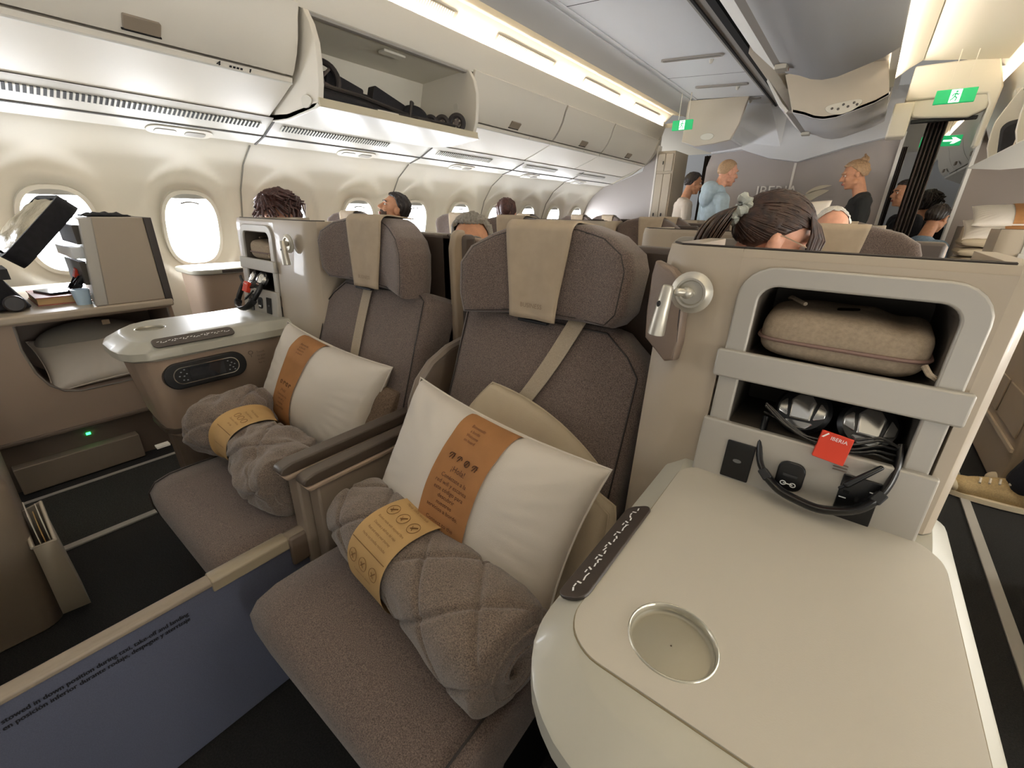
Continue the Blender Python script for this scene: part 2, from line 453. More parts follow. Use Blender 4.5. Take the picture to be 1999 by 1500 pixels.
# lamps in the coves (strips behind the fascia, above the added light-stop shelf)
def glow(name, x0, x1, y0, y1, z, m_, label, tilt=0):
    mm = M(); mm.stack([[(x0, y0, z), (x1, y0, z + tilt), (x1, y0, z + tilt - .004), (x0, y0, z - .004)], [(x0, y1, z), (x1, y1, z + tilt), (x1, y1, z + tilt - .004), (x0, y1, z - .004)]])
    if tilt: mm = M(); mm.add([(x0, y0, z), (x1, y0, z + tilt), (x1, y1, z + tilt), (x0, y1, z)], [(0, 1, 2, 3)])
    o = mm.build(name, m_, smooth=False)
    if tilt and o.data.polygons[0].normal.z < 0: o.data.flip_normals()
    return tag(o, label, 'light')
glow('cove_light', -2.425, -2.385, YF, YB - .05, 2.175, COVE, 'warm strip light hidden in the cove above the window-side bins')
glow('cove_light', .635, .675, YF, 10.5, 2.175, COVE, 'warm strip light hidden in the cove above the far aisle bins')
glow('cove_light', -.122, -.098, YF, 5.15, 2.185, COVE2, 'warm strip light along the edge of the far aisle ceiling', -.02)
glow('sidewall_light', -3.25, -3.222, YF, YB - .05, 1.498, VALL, 'white strip light under the service rail at the sidewall top')

m = M(); m.box(-1.52, -.16, -.90, -.84, 0, 1.08)  # out of view, added to block light from the low foreground
struct('shade_shells', m, LEATHD, 'unseen seat shells of the row ahead, added to shade the foreground', bevel=.01)
# aft bulkhead
m = M(); m.prism([(-1.76, 0), (.10, 0), (.10, 1.97), (.06, 2.3), (-1.6, 2.3), (-1.76, 1.72)], 'y', YB, YB + .06)
struct('wall_bulkhead', m, BULK, 'grey aft bulkhead behind the standing passengers', smooth=False)
m = M(); m.prism([(.085, 0), (.115, 0), (.115, 1.97), (.085, 1.97)], 'y', YB - .03, YB + .08); m.box(-.80, -.775, YB - .008, YB, 1.42, 1.73)
struct('trim_26', m, LETTER, 'pale edge strips of the bulkhead', bevel=.003)
m = M(); m.prism([(-3.6, 0), (-2.41, 0), (-2.41, 2.3), (-2.5, 2.3), (-2.6, 1.7), (-3.0, 1.55), (-3.6, 1.48)], 'y', YB, YB + .05)
struct('wall_bulkhead_window', m, mat('bulkhead_lilac', '#a7a19d', .6), 'smooth grey bulkhead beside the windows', smooth=False)
m = M(); m.prism([(.67, 0), (2.0, 0), (2.0, 2.3), (.67, 2.3)], 'y', YB, YB + .05)
struct('wall_bulkhead_aisle', m, BULKB, 'brown-grey bulkhead beside the far aisle', smooth=False)
m = M(); m.box(.655, .685, YB - .02, YB + .07, 0, 2.0); m.box(-2.425, -2.395, YB - .02, YB + .07, 0, 2.0)
struct('trim_27', m, LETTER, 'pale edges of the side bulkheads', bevel=.003)
m = M()
pr = [(-1.70, 1.86), (-1.36, 1.885), (-1.06, 1.78), (-.76, 1.73), (-.31, 1.86), (-.04, 1.92), (.06, 2.0), (.06, 2.36), (-1.75, 2.36)]
m.prism(pr, 'y', YB - .12, YB + .02)
struct('trim_28', m, CEIL, 'curved soffit at the head of the bulkhead', smooth=False)

# raised lettering and emblem on the bulkhead
f = Fr((-1.135, YB - .004, 1.385), (1, 0, 0), (0, 0, 1))
m = M(); put_text(m, 'IBERIA', .155, lambda x, y: f.p(x, y, .012), sx=.98); 
o = m.build('wall_lettering', LETTER, smooth=False); so = o.modifiers.new('thick', 'SOLIDIFY'); so.thickness = .012
tag(o, 'raised white capital lettering on the grey aft bulkhead', 'lettering')
e = thing('wall_emblem', 'pale two-feather emblem mounted on the grey bulkhead', 'emblem', (-.5, YB, 1.37))
def blade(x0, z0, x1, z1, wd, bend):
    d = V((x1 - x0, z1 - z0)); nn = V((-d.y, d.x)).normalized(); up = []; dn = []
    for i in range(13):
        t = i / 12; c = V((x0, z0)) + d * t + nn * bend * math.sin(PI * t); h = wd * math.sin(PI * t ** .8) ** .8
        up.append(c + nn * h); dn.append(c - nn * h * .6)
    return [(p.x, p.y) for p in up] + [(p.x, p.y) for p in dn[-2:0:-1]]
m = M(); m.prism(blade(-.66, 1.285, -.40, 1.44, .055, .02), 'y', YB - .016, YB); m.build('feather', mat('emblem_cream', '#c9bfa8', .4), e, smooth=False)
m = M(); m.prism(blade(-.62, 1.40, -.385, 1.49, .026, .015), 'y', YB - .016, YB); m.build('feather', mat('emblem_cream', '#c9bfa8', .4), e, smooth=False)

# closet at the head of the window-side aisle, curtains, curtain header
t = thing('closet', 'narrow beige closet with twin doors at the aisle end', 'closet', (-2.3, YB, 0))
CLO = mat('closet_beige', '#b7ab97', .5)
m = M(); m.box(-2.41, -2.17, YB - .02, YB + .5, 0, 1.93); m.build('body', CLO, t, bevel=.006)
for x0 in (-2.395, -2.29):
    m = M(); m.box(x0, x0 + .10, YB - .032, YB - .02, .15, 1.66); d_ = m.build('door', CLO, t, bevel=.004)
    m = M(); m.box(x0 + .03, x0 + .045, YB - .04, YB - .03, 1.13, 1.17); m.build('latch', BLACKM, d_)
    m = M(); m.box(x0, x0 + .10, YB - .032, YB - .02, 1.69, 1.90); d_ = m.build('hatch', CLO, t, bevel=.004)
    if x0 < -2.3:
        m = M(); m.box(x0 + .075, x0 + .085, YB - .04, YB - .03, 1.77, 1.81); m.build('latch', BLACKM, d_)
def curtain(name, x0, x1, y, z0, z1, amp, n, label):
    mm = M(); L = []
    for i in range(n * 8 + 1):
        u = i / (n * 8); L.append((lerp(x0, x1, u), y + amp * math.sin(2 * PI * n * u) + amp * .3 * math.sin(17 * u)))
    pts = L + [(x, yy + .012) for x, yy in reversed(L)]
    mm.prism(pts, 'z', z0, z1); return tag(mm.build(name, CURT, ang=70), label, 'curtain')
curtain('curtain', .215, .345, 5.42, .02, 1.94, .035, 5, 'dark brown curtain bunched below the far aisle exit sign')
curtain('curtain', -1.93, -1.78, 6.75, .02, 1.9, .03, 4, 'dark curtain strip behind the man in the white shirt')
curtain('curtain', .12, .165, 6.42, .02, 1.85, .02, 3, 'dark curtain edge beside the grey bulkhead')
m = M()
m.prism([(.02, 2.06), (.50, 2.06), (.53, 1.99), (.53, 1.70), (.565, 1.70), (.575, 2.10), (.50, 2.3), (.02, 2.3)], 'y', 5.25, 5.40)
m.prism([(.02, 2.06), (.10, 1.94), (.16, 1.93), (.44, 1.91), (.53, 1.96), (.53, 2.08)], 'y', 5.27, 5.38)
m.box(-.04, .09, 5.25, 5.45, 1.80, 2.05)
struct('trim_29', m, CEILW, 'cream curtain header arch across the far aisle', bevel=.012)
m = M(); m.box(.10, .50, 5.30, 5.35, 1.90, 1.925); struct('trim_30', m, BLACKM, 'dark curtain rail under the header', bevel=.004)

# exit signs
def exit_sign(x0, x1, y, z0, z1, label, arrow=False):
    s_ = thing('exit_sign', label, 'sign', ((x0 + x1) / 2, y, z1), 'illuminated green exit signs')
    mm = M(); mm.box(x0, x1, y, y + .03, z0, z1); mm.build('housing', GREEN, s_, bevel=.003)
    w_ = x1 - x0; h = z1 - z0; xc = (x0 + x1) / 2
    mm = M()
    if not arrow:
        mm.box(xc - w_ * .13, xc + w_ * .13, y - .003, y, z0 + h * .04, z1 - h * .04); mm.build('panel', SIGNW, s_)
        g = Fr((xc, y - .005, (z0 + z1) / 2), (1, 0, 0), (0, 0, 1)); q = M(); r = h * .045
        def tb(*p): q.tube([g.p(a * h, b * h, 0) for a, b in p], r, 5)
        q.ell(g.p(.03 * h, .3 * h, 0), h * .075, n=5)
        tb((.0, .2), (-.03, -.03)); tb((-.03, -.03), (.12, -.15), (.06, -.36)); tb((-.03, -.03), (-.14, -.2), (-.26, -.3))
        tb((.0, .18), (.15, .08), (.22, .16)); tb((.0, .18), (-.15, .1), (-.17, -.02)); q.build('pictogram', GREEN, s_)
    else:
        mm.prism([(xc + .02, z0 + h * .42), (xc + .10, z0 + h * .42), (xc + .08, z0 + h * .2), (xc + .11, z0 + h * .2), (xc + .16, z0 + h * .5), (xc + .11, z0 + h * .8), (xc + .08, z0 + h * .8), (xc + .10, z0 + h * .58), (xc + .02, z0 + h * .58)], 'y', y - .004, y)
        mm.build('arrow', SIGNW, s_, smooth=False)
        q = M(); q.box(x0 + .02, x0 + .07, y - .004, y, z0 + .02, z1 - .02); q.build('panel', SIGNW, s_)
    q = M(); q.box(xc - .05, xc - .044, y + .012, y + .018, z1, 2.31); q.box(xc + .044, xc + .05, y + .012, y + .018, z1, 2.31); q.build('bracket', CEILW, s_)
    return s_
exit_sign(-1.86, -1.655, 5.15, 1.978, 2.068, 'green exit sign over the window-side aisle')
exit_sign(.19, .415, 4.95, 1.965, 2.055, 'green running-man exit sign over the far aisle curtain')
exit_sign(.27, .60, 7.0, 1.90, 2.00, 'green exit sign with white arrow beyond the curtain', True)
# ================================================================ overhead bins
BG = 'lateral overhead bins above the windows'
BPROF_D = [(-2.385, 2.052), (-2.41, 2.0), (-2.43, 1.93), (-2.465, 1.86), (-2.51, 1.80), (-2.535, 1.778)]           # door face, top to lip
BPROF_L = [(-2.547, 1.773), (-2.557, 1.750), (-2.60, 1.733), (-2.68, 1.70), (-2.76, 1.668), (-2.82, 1.646), (-2.865, 1.628)]
def band(mm, prof, th, y0, y1):
    L = [V((x, 0, z)) for x, z in prof]; out = []
    for i, p in enumerate(L):
        t_ = (L[min(i + 1, len(L) - 1)] - L[max(i - 1, 0)]).normalized(); out.append((p.x - abs(t_.z) * th, p.z + abs(t_.x) * th))
    mm.prism(prof + out[::-1], 'y', y0, y1); return mm
bins = [(.10, 1.405, 'closed cream overhead bin over the foreground sidewall window'), (2.645, 3.885, 'closed overhead bin directly beyond the open one'),
        (3.90, 4.89, 'closed overhead bin, second beyond the open one'), (4.905, 6.22, 'closed overhead bin at the bulkhead end')]
for i, (y0, y1, lab) in enumerate(bins):
    t = thing('overhead_bin', lab, 'bin', (-2.8, (y0 + y1) / 2, 1.9), BG)
    m = M(); band(m, BPROF_D, .025, y0 + .006, y1 - .006); d_ = m.build('door', CREAM, t, bevel=.004, ang=25)
    m = M(); band(m, BPROF_L, .03, y0 + .002, y1 - .002); m.prism([(-2.46, 2.05), (-2.60, 1.80), (-2.87, 1.66), (-3.2, 1.62), (-3.2, 2.05)], 'y', y0 + .004, y1 - .004)
    m.build('body', CREAM, t, bevel=.003, ang=25)
    ym = [.77, 3.25, 4.42, 5.55][i]; hw = .062
    fr = Fr((-2.497, ym, 1.815), (0, 1, 0), (.055, 0, .06))
    m = M(); plate(m, rrect(-hw, hw, -.024, .028, .006), fr, -.004, .009); h_ = m.build('latch_handle', mat('bin_handle', '#8f8272', .45), d_, bevel=.002)
    m = M(); plate(m, rrect(-hw - .004, hw + .004, -.032, -.026, .002), fr, -.002, .006); m.build('latch_slot', DARKGAP, d_)
    m = M(); m.tube([(-2.557, y0 + .004, 1.749), (-2.557, y1 - .004, 1.749)], .0055, 8); m.build('lip', mat('rail_white', '#d6d4cc', .35), t)
    fr = Fr((-2.5535, y1 - .36, 1.7575), (0, 1, 0), (.02, 0, .02)); m = M()
    if i == 0:
        for e_ in (0, .001, .002): put_text(m, '4', .036, lambda x, y: fr.p(x + e_, y - .008 + e_ * .3, .0015))
        for q in range(4): m.add([fr.p(.055 + q * .016 + a, b, .0015) for a, b in ((0, -.002), (.011, -.002), (.011, .008), (0, .008))], [(0, 1, 2, 3)])
        m.add([fr.p(.145 + a, b, .0015) for a, b in ((0, -.006), (.006, -.006), (.007, .014), (-.001, .014))], [(0, 1, 2, 3)])
    else:
        put_text(m, str(4 + i), .022, lambda x, y: fr.p(x, y - .004, .0015))
    m.build('row_marking', INKB, t, smooth=False)
# end panel closing the last bin
m = M(); m.prism([(-2.37, 2.2), (-2.40, 2.06), (-2.43, 1.91), (-2.53, 1.79), (-2.73, 1.66), (-3.0, 1.55), (-3.4, 1.475), (-3.4, 2.3), (-2.37, 2.3)], 'y', 6.235, 6.28)
struct('trim_31', m, mat('bin_end', '#c9c2b3', .5), 'cream end panel of the bin row', smooth=False)

# the open, dropped bin with a stroller in it
t = thing('overhead_bin', 'open dropped overhead bin holding a folded black stroller', 'bin', (-2.8, 2.02, 1.75), BG)
y0, y1 = 1.425, 2.625
CH = [(-2.405, 2.045), (-2.36, 1.98), (-2.335, 1.90), (-2.335, 1.82), (-2.345, 1.73), (-2.375, 1.648), (-2.42, 1.630), (-2.55, 1.618), (-2.70, 1.605), (-2.87, 1.61), (-3.2, 1.66), (-3.2, 2.05)]
for ya, yb in ((y0, y0 + .03), (y1 - .03, y1)):
    m = M(); m.prism(CH, 'y', ya, yb); o = m.build('cheek', CREAM, t, bevel=.004, ang=25)
    if ya == y0:
        fr = Fr((-2.475, ya - .001, 1.665), (1, 0, 0), (0, 0, 1)); m = M()
        plate(m, [(.05 * math.cos(2 * PI * q / 24) * (1 + .12 * math.cos(6 * PI * q / 24)), .03 * math.sin(2 * PI * q / 24)) for q in range(24)], fr, 0, .008); o2 = m.build('hinge_plate', BEZ, o, bevel=.002)
    else:
        fr = Fr((-2.53, ya - .001, 1.84), (1, 0, 0), (0, 0, 1)); m = M(); plate(m, rrect(-.02, .02, -.02, .02, .012), fr, 0, .005); m.build('bumper', BEZ, o)
m = M(); m.prism([(-2.38, 1.652), (-2.36, 1.632), (-2.42, 1.622), (-2.70, 1.60), (-2.86, 1.607), (-3.15, 1.64), (-3.15, 1.665), (-2.7, 1.632), (-2.42, 1.652)], 'y', y0 - .0, y1 + .03); m.build('floor_panel', mat('bin_floor', '#d9d6cd', .35), t, bevel=.003, ang=30)
m = M(); m.prism([(-2.372, 1.672), (-2.360, 1.672), (-2.356, 1.632), (-2.370, 1.630)], 'y', y0, y1 + .01); m.build('lip', mat('bin_lip', '#c2b89e', .5), t, bevel=.002)
m = M(); m.prism([(-3.0, 1.64), (-2.98, 1.64), (-2.86, 2.05), (-2.88, 2.05)], 'y', y0, y1); m.prism([(-2.88, 2.02), (-2.42, 2.045), (-2.42, 2.06), (-2.88, 2.06)], 'y', y0, y1); m.build('lining', mat('bin_lining', '#d6d1c3', .6), t)
m = M(); m.box(-2.455, -2.42, y0 + .03, y1 - .03, 2.03, 2.047); m.build('seal_rail', GREYP, t, bevel=.003)
m = M(); m.prism([(-2.56, 2.028), (-2.50, 2.032), (-2.50, 2.018), (-2.56, 2.014)], 'y', 1.97, 2.13); m.build('lamp', BEZ, t, bevel=.004)

# folded stroller
t = thing('stroller', 'folded black stroller with spoked wheels lying in the open bin', 'stroller', (-2.55, 2.0, 1.65))
def wheel(c, ax, r, w, par):
    q = M(); ax = V(ax).normalized(); u = ax.orthogonal().normalized(); w2 = ax.cross(u); c = V(c)
    q.tube([c + (u * math.cos(2 * PI * k / 28) + w2 * math.sin(2 * PI * k / 28)) * (r - w) for k in range(28)], w, 8, closed=True)
    o = q.build('wheel', mat('tyre', '#2b2626', .6), par)
    q = M(); q.lathe([(.001, -w), (r * .25, -w), (r * .25, w), (.001, w)], c, ax, 14)
    for k in range(5):
        a = 2 * PI * k / 5; d1 = u * math.cos(a) + w2 * math.sin(a); q.tube([c + d1 * r * .2, c + d1 * (r - w)], w * .5, 5)
    q.build('spokes', mat('spoke_grey', '#5b514d', .5), o)
wheel((-2.56, 1.56, 1.80), (.75, -.5, .25), .115, .016, t)
wheel((-2.45, 2.515, 1.72), (.5, -.8, 0), .065, .018, t)
wheel((-2.50, 2.42, 1.71), (.5, -.8, 0), .055, .016, t)
wheel((-2.55, 2.36, 1.71), (.6, -.8, 0), .05, .014, t)
m = M()
for (a, b, ra, rb) in (((-2.46, 1.47, 1.70), (-2.47, 1.80, 1.69), .036, .032), ((-2.50, 1.5, 1.735), (-2.56, 2.2, 1.70), .03, .03), ((-2.62, 1.6, 1.76), (-2.6, 2.1, 1.74), .05, .045)):
    m.cap(a, ra, b, rb, 10)
fr = Fr((-2.58, 1.70, 1.80), (0, 1, -.25), (0, .25, 1)); m.stack([[fr.p(x, y, c) for x, y in rrect(-.10, .13, -.05, .035, .01, 2)] for c in (-.03, .03)])
fr = Fr((-2.58, 2.02, 1.775), (0, 1, -.3), (0, .3, 1)); m.stack([[fr.p(x, y, c) for x, y in rrect(-.12, .12, -.05, .035, .01, 2)] for c in (-.03, .03)])
m.ell((-2.56, 2.22, 1.725), (.06, .11, .065)); m.build('fabric', BLACKF, t)
m = M()
for p in ([(-2.44, 1.48, 1.75), (-2.46, 1.75, 1.745), (-2.5, 2.1, 1.715), (-2.48, 2.46, 1.69)], [(-2.47, 1.8, 1.69), (-2.46, 2.2, 1.70), (-2.46, 2.5, 1.70)], [(-2.46, 2.1, 1.69), (-2.46, 2.12, 1.78), (-2.52, 2.18, 1.79)], [(-2.44, 2.14, 1.69), (-2.45, 2.26, 1.69)]):
    m.tube(p, .011, 7)
m.build('frame', mat('stroller_tube', '#3a3634', .4, .4), t)
m = M(); m.box(-2.43, -2.42, 1.83, 1.98, 1.662, 1.69); m.build('label_tag', PAPER, t, smooth=False)

# air grilles and reading light panels on the service rail
for y0, y1, n, lab in ((-.05, 1.37, 70, 'long slotted air grille under the closed foreground bin'), (1.50, 2.28, 40, 'slotted air grille under the open bin'),
                       (2.78, 3.45, 30, 'slotted air grille under the first bin beyond the open one'), (4.0, 4.6, 26, 'slotted air grille under the second bin beyond the open one'), (5.1, 5.8, 26, 'slotted air grille nearest the bulkhead')):
    g = thing('air_grille', lab, 'vent', (-2.93, (y0 + y1) / 2, 1.59), 'slotted air grilles under the bins')
    fr = Fr((-2.934, (y0 + y1) / 2, 1.5885), (0, 1, 0), (.145, 0, .065)); L = (y1 - y0) / 2
    m = M(); plate(m, rrect(-L, L, -.026, .026, .006), fr, -.002, .0025); m.build('backing', BLACKM, g)
    m = M()
    for q in range(n + 1):
        x = -L + 2 * L * q / n; plate(m, [(x - .004, -.027), (x + .004, -.027), (x + .004, .027), (x - .004, .027)], fr, 0, .006)
    m.build('slats', mat('rail_white', '#d6d4cc', .35), g, smooth=False)
for y, lab in ((1.02, 'oval reading light panel under the foreground bin'), (2.13, 'oval reading light panel under the open bin'), (3.25, 'oval reading light panel beyond the open bin'), (4.35, 'oval reading light panel, second beyond the open bin'), (5.45, 'oval reading light panel nearest the bulkhead')):
    g = thing('reading_light_panel', lab, 'light', (-3.11, y, 1.52), 'reading light panels on the service rail')
    fr = Fr((-3.115, y, 1.5235), (0, 1, 0), (.18, 0, .047))
    m = M(); plate(m, rrect(-.155, .155, -.055, .055, .05), fr, 0, .006); m.build('housing', BEZ, g, bevel=.003)
    for a in (-.07, .07):
        m = M(); plate(m, rrect(a - .05, a + .05, -.03, .025, .02), fr, .004, .010); m.build('lens', mat('lens_grey', '#a5a39c', .3), g, bevel=.002)
# vent slots in the cove above the bins
for i, (y, lab) in enumerate(((2.05, 'long slotted cove vent over the open bin'), (3.2, 'long cove vent, first beyond the open bin'), (4.45, 'long cove vent, second beyond the open bin'), (5.6, 'long cove vent nearest the exit sign'))):
    fr = Fr((-2.357, y, 2.276), (0, 1, 0), (.17, 0, .158)); g = thing('cove_vent', lab, 'vent', (-2.357, y, 2.276), 'vents in the lit cove')
    m = M(); plate(m, rrect(-.38, .38, -.035, .035, .008), fr, -.01, .003); m.build('frame', SLOT, g)
    m = M()
    for q in range(40): plate(m, [(-.36 + q * .018, -.026), (-.351 + q * .018, -.026), (-.351 + q * .018, .026), (-.36 + q * .018, .026)], fr, 0, .006)
    m.build('slats', CEILW, g, smooth=False)
# grip slots in the grey ceiling
for y, lab in ((4.06, 'nearest dark grip slot in the grey ceiling panels'), (5.0, 'second dark grip slot along the grey ceiling panels'), (5.62, 'grip slot of the ceiling panel before the soffit')):
    fr = Fr((-1.39, y, 2.298), (.69, 0, -.04), (0, -1, 0)); g = thing('ceiling_slot', lab, 'vent', (-1.39, y, 2.30), 'slots across the grey ceiling')
    m = M(); ringplate(m, rrect(-.24, .24, -.028, .028, .027), rrect(-.225, .225, -.018, .018, .017), fr, -.002, .01); m.build('rim', GREYP, g)
    m = M(); plate(m, rrect(-.226, .226, -.018, .018, .017), fr, -.002, .003); m.build('slot', mat('slot_dark', '#5d5852', .6), g)
    m = M(); m.cap(fr.p(.12, -.12, 0), .018, fr.p(.12, -.12, .012), .014, 8); m.build('lamp', BEZ, g)

# dropped centre bins
def bucket(y0, y1, dz, lab, red, cheek):
    t = thing('centre_bin', lab, 'bin', (-.45, (y0 + y1) / 2, 2.1 + dz), 'dropped centre bins')
    P = [(-.69, 2.082), (-.60, 2.055), (-.53, 2.025), (-.46, 2.012), (-.38, 2.018), (-.28, 2.05), (-.16, 2.09), (-.085, 2.135)]
    P = [(x, z + dz) for x, z in P]
    m = M(); m.prism(P + [(x, z + .025) for x, z in reversed(P)], 'y', y0, y1); m.build('shell', mat('bucket_grey', '#c9c8c8', .48), t, ang=50, bevel=.003)
    m = M(); m.prism([(-.93, 2.25 + dz * .4), (-.80, 2.14 + dz), (-.735, 2.085 + dz), (-.72, 2.10 + dz), (-.78, 2.16 + dz), (-.92, 2.265 + dz * .4)], 'y', y0, y1); m.build('front_face', mat('bucket_white', '#d2d0cb', .45), t, bevel=.004)
    m = M(); m.prism([(-.735, 2.085 + dz), (-.69, 2.082 + dz), (-.685, 2.10 + dz), (-.73, 2.10 + dz)], 'y', y0 + .01, y1 - .01); st = m.build('handle_strip', mat('strip_grey', '#8b857f', .5), t)
    yl = y1 - .28 if red else y1 - .16
    m = M(); m.box(-.715, -.645, yl, yl + .09, 2.045 + dz, 2.075 + dz); m.build('latch', STEEL, t, bevel=.004)
    if red:
        m = M(); m.box(-.68, -.645, yl + .09, yl + .105, 2.052 + dz, 2.075 + dz); m.build('latch_flag', mat('flag_red', '#8e2a1d', .5), t)
    if cheek:
        top = [(-.16, 2.27), (-.55, 2.29), (-.80, 2.22)]
        m = M(); m.prism(P + top, 'y', y0, y0 + .025); c_ = m.build('cheek', mat('cheek_cream', '#c3b9a8', .5), t, bevel=.004)
        for ya in (y1 - .025,):
            m = M(); m.prism(P + top, 'y', ya, y1); m.build('cheek', mat('cheek_cream', '#c3b9a8', .5), t, bevel=.004)
        fr = Fr((-.35, y0 - .001, 1.90 + dz + .19), (1, 0, .12), (0, 0, 1)); m = M()
        plate(m, [(.115 * math.cos(2 * PI * q / 32), .042 * math.sin(2 * PI * q / 32) + .01 * math.cos(4 * PI * q / 32)) for q in range(32)], fr, 0, .008); o = m.build('hinge_plate', BEZ, c_, bevel=.002)
        for a, b in ((-.07, 0), (-.03, -.012), (0, .012), (.03, -.008), (.065, .01), (.085, -.006)):
            m = M(); m.ell(fr.p(a, b, .009), (.009, .004, .009), n=5); m.build('screw', mat('screw_dark', '#56514b', .5), c_)
    else:
        m = M(); m.prism(P + [(-.2, 2.26), (-.72, 2.26)], 'y', y0, y1 - .004); m.build('tub', mat('bucket_grey', '#c9c8c8', .48), t)
    return t
bucket(1.7, 3.98, .0, 'dropped grey centre bin with a red latch flag', True, False)
bucket(4.62, 5.75, -.135, 'dropped centre bin with an oval hinge plate on its cheek', False, True)
m = M(); m.prism([(-.96, 2.24), (-.10, 2.22), (-.10, 2.32), (-.96, 2.32)], 'y', 3.99, 6.2);
struct('trim_32', m, mat('cheek_cream', '#c3b9a8', .5), 'cream bay of the dropped centre bins', bevel=.003)
# centre bin seen end-on at the window-side of the bulkhead
t = thing('centre_bin', 'beige centre bin end with a round hinge plate beside the grey ceiling', 'bin', (-1.55, 5.8, 2.0), 'dropped centre bins')
m = M(); m.prism([(-1.86, 2.32), (-1.87, 1.92), (-1.72, 1.87), (-1.52, 1.885), (-1.36, 1.91), (-1.30, 2.05), (-1.25, 2.3)], 'y', 5.55, 5.6); c_ = m.build('cheek', mat('cheek_cream', '#c3b9a8', .5), t, bevel=.006)
m = M(); m.prism([(-1.87, 1.92), (-1.72, 1.87), (-1.52, 1.885), (-1.36, 1.91), (-1.36, 1.93), (-1.87, 1.94)], 'y', 5.6, 6.15); m.build('shell', mat('bucket_grey', '#c9c8c8', .48), t)
fr = Fr((-1.60, 5.549, 1.955), (1, 0, 0), (0, 0, 1)); m = M(); plate(m, [(.07 * math.cos(2 * PI * q / 24), .034 * math.sin(2 * PI * q / 24)) for q in range(24)], fr, 0, .008); m.build('hinge_plate', BEZ, c_, bevel=.002)

# far aisle bins
RB = 'overhead bins along the far aisle'
t = thing('overhead_bin', 'open overhead bin with a black bag over the far aisle', 'bin', (1.0, 4.4, 1.75), RB)
y0, y1 = 3.55, 5.12; CHR = mir(CH); CHR = [(x, z - .06 if z < 2 else z) for x, z in CHR]
for ya, yb in ((y0, y0 + .03), (y1 - .03, y1), (4.25, 4.28)):
    m = M(); m.prism(CHR, 'y', ya, yb); o = m.build('cheek', CREAM, t, bevel=.004)
m = M(); m.prism([(.555, 1.555), (.53, 1.535), (.72, 1.52), (1.3, 1.56), (1.3, 1.60), (.7, 1.555)], 'y', y0, y1 + .04); m.build('floor_panel', mat('bin_floor', '#d9d6cd', .35), t, bevel=.004)
m = M(); m.prism([(1.25, 1.56), (1.28, 1.56), (1.2, 2.06), (1.18, 2.06)], 'y', y0, y1); m.prism([(.66, 2.03), (1.2, 2.02), (1.2, 2.06), (.66, 2.06)], 'y', y0, y1); m.build('lining', mat('bin_lining', '#d6d1c3', .6), t)
t = thing('shoulder_bag', 'black bag standing in the open bin over the far aisle', 'bag', (.85, 4.75, 1.56))
m = M(); fr = Fr((.72, 4.80, 1.67), (1, -.3, .2), (-.2, 0, 1)); m.stack([[fr.p(x * k, y * k, c) for x, y in rrect(-.1, .1, -.11, .14, .05)] for c, k in ((-.10, .8), (-.07, 1), (.07, 1), (.10, .8))]); m.build('body', BLACKF, t)
m = M()
for a in (-.04, 0, .04): m.tube([fr.p(a, -.08, .105), fr.p(a + .02, -.02, .112), fr.p(a + .03, .03, .105)], .004, 5)
m.build('cord', PAPER, t)
far = [(5.16, 6.24, 'closed far aisle bin against the brown-grey bulkhead'), (6.4, 7.5, 'closed cream bin just past the far aisle bulkhead'), (7.52, 8.6, 'closed cream bin, second past the far aisle bulkhead'), (8.62, 9.8, 'closed cream bin, third past the far aisle bulkhead')]
for y0, y1, lab in far:
    t = thing('overhead_bin', lab, 'bin', (1.0, y0, 1.75), RB)
    m = M(); band(m, BPROF_D, .025, y0, y1); band(m, BPROF_L, .03, y0, y1); m.prism([(-2.46, 2.05), (-2.60, 1.80), (-2.87, 1.66), (-3.2, 1.62), (-3.2, 2.05)], 'y', y0, y1); m.v = [(-1.75 - x, y, z) for x, y, z in m.v]; m.build('body', CREAM, t, ang=25)
    m = M(); m.box(.70, .72, y0 + .45, y0 + .56, 1.79, 1.83); m.build('latch_handle', mat('bin_handle', '#8f8272', .45), t, bevel=.003)
# ================================================================ seats
def inset(pts, d):
    cx = sum(p[0] for p in pts) / len(pts); cy = sum(p[1] for p in pts) / len(pts); out = []
    for x, y in pts:
        v = V((x - cx, y - cy)); L = v.length; out.append((cx + v.x * (L - d) / L, cy + v.y * (L - d) / L))
    return out
def dense(pts, k=4):
    out = []
    for i, a in enumerate(pts):
        b = pts[(i + 1) % len(pts)]
        for q in range(k): out.append((lerp(a[0], b[0], q / k), lerp(a[1], b[1], q / k)))
    return out
def pad(mm, pts, fr, t, r, bend=None):
    """soft-edged slab: outline in the frame plane, front face at c=0, thickness t backwards"""
    def P(x, y, c):
        if bend: c += bend(x, y)
        return fr.p(x, y, c)
    L = []
    cx = sum(p[0] for p in pts) / len(pts); cy = sum(p[1] for p in pts) / len(pts); fp = inset(pts, r)
    for kk in (.02, .2, .4, .6, .8, .93): L.append([P(cx + (x - cx) * kk, cy + (y - cy) * kk, .003 * (1 - kk * kk)) for x, y in fp])
    for c, d in ((0.0, r * 1.0), (-r * .08, r * .55), (-r * .3, r * .22), (-r * .7, r * .04), (-r * 1.1, 0), (-t + r, 0), (-t + r * .4, r * .2), (-t, r * .7)):
        L.append([P(x, y, c) for x, y in (inset(pts, d) if d else pts)])
    return mm.stack(L)
CUSH = [(.70, .405), (.55, .412), (.40, .422), (.30, .426), (.235, .424), (.195, .412), (.176, .388), (.176, .345), (.20, .25), (.235, .16), (.265, .07), (.30, .06), (.33, .09), (.31, .20), (.33, .30), (.70, .30)]
SG = 'taupe fabric cabin seats'
SL = .357
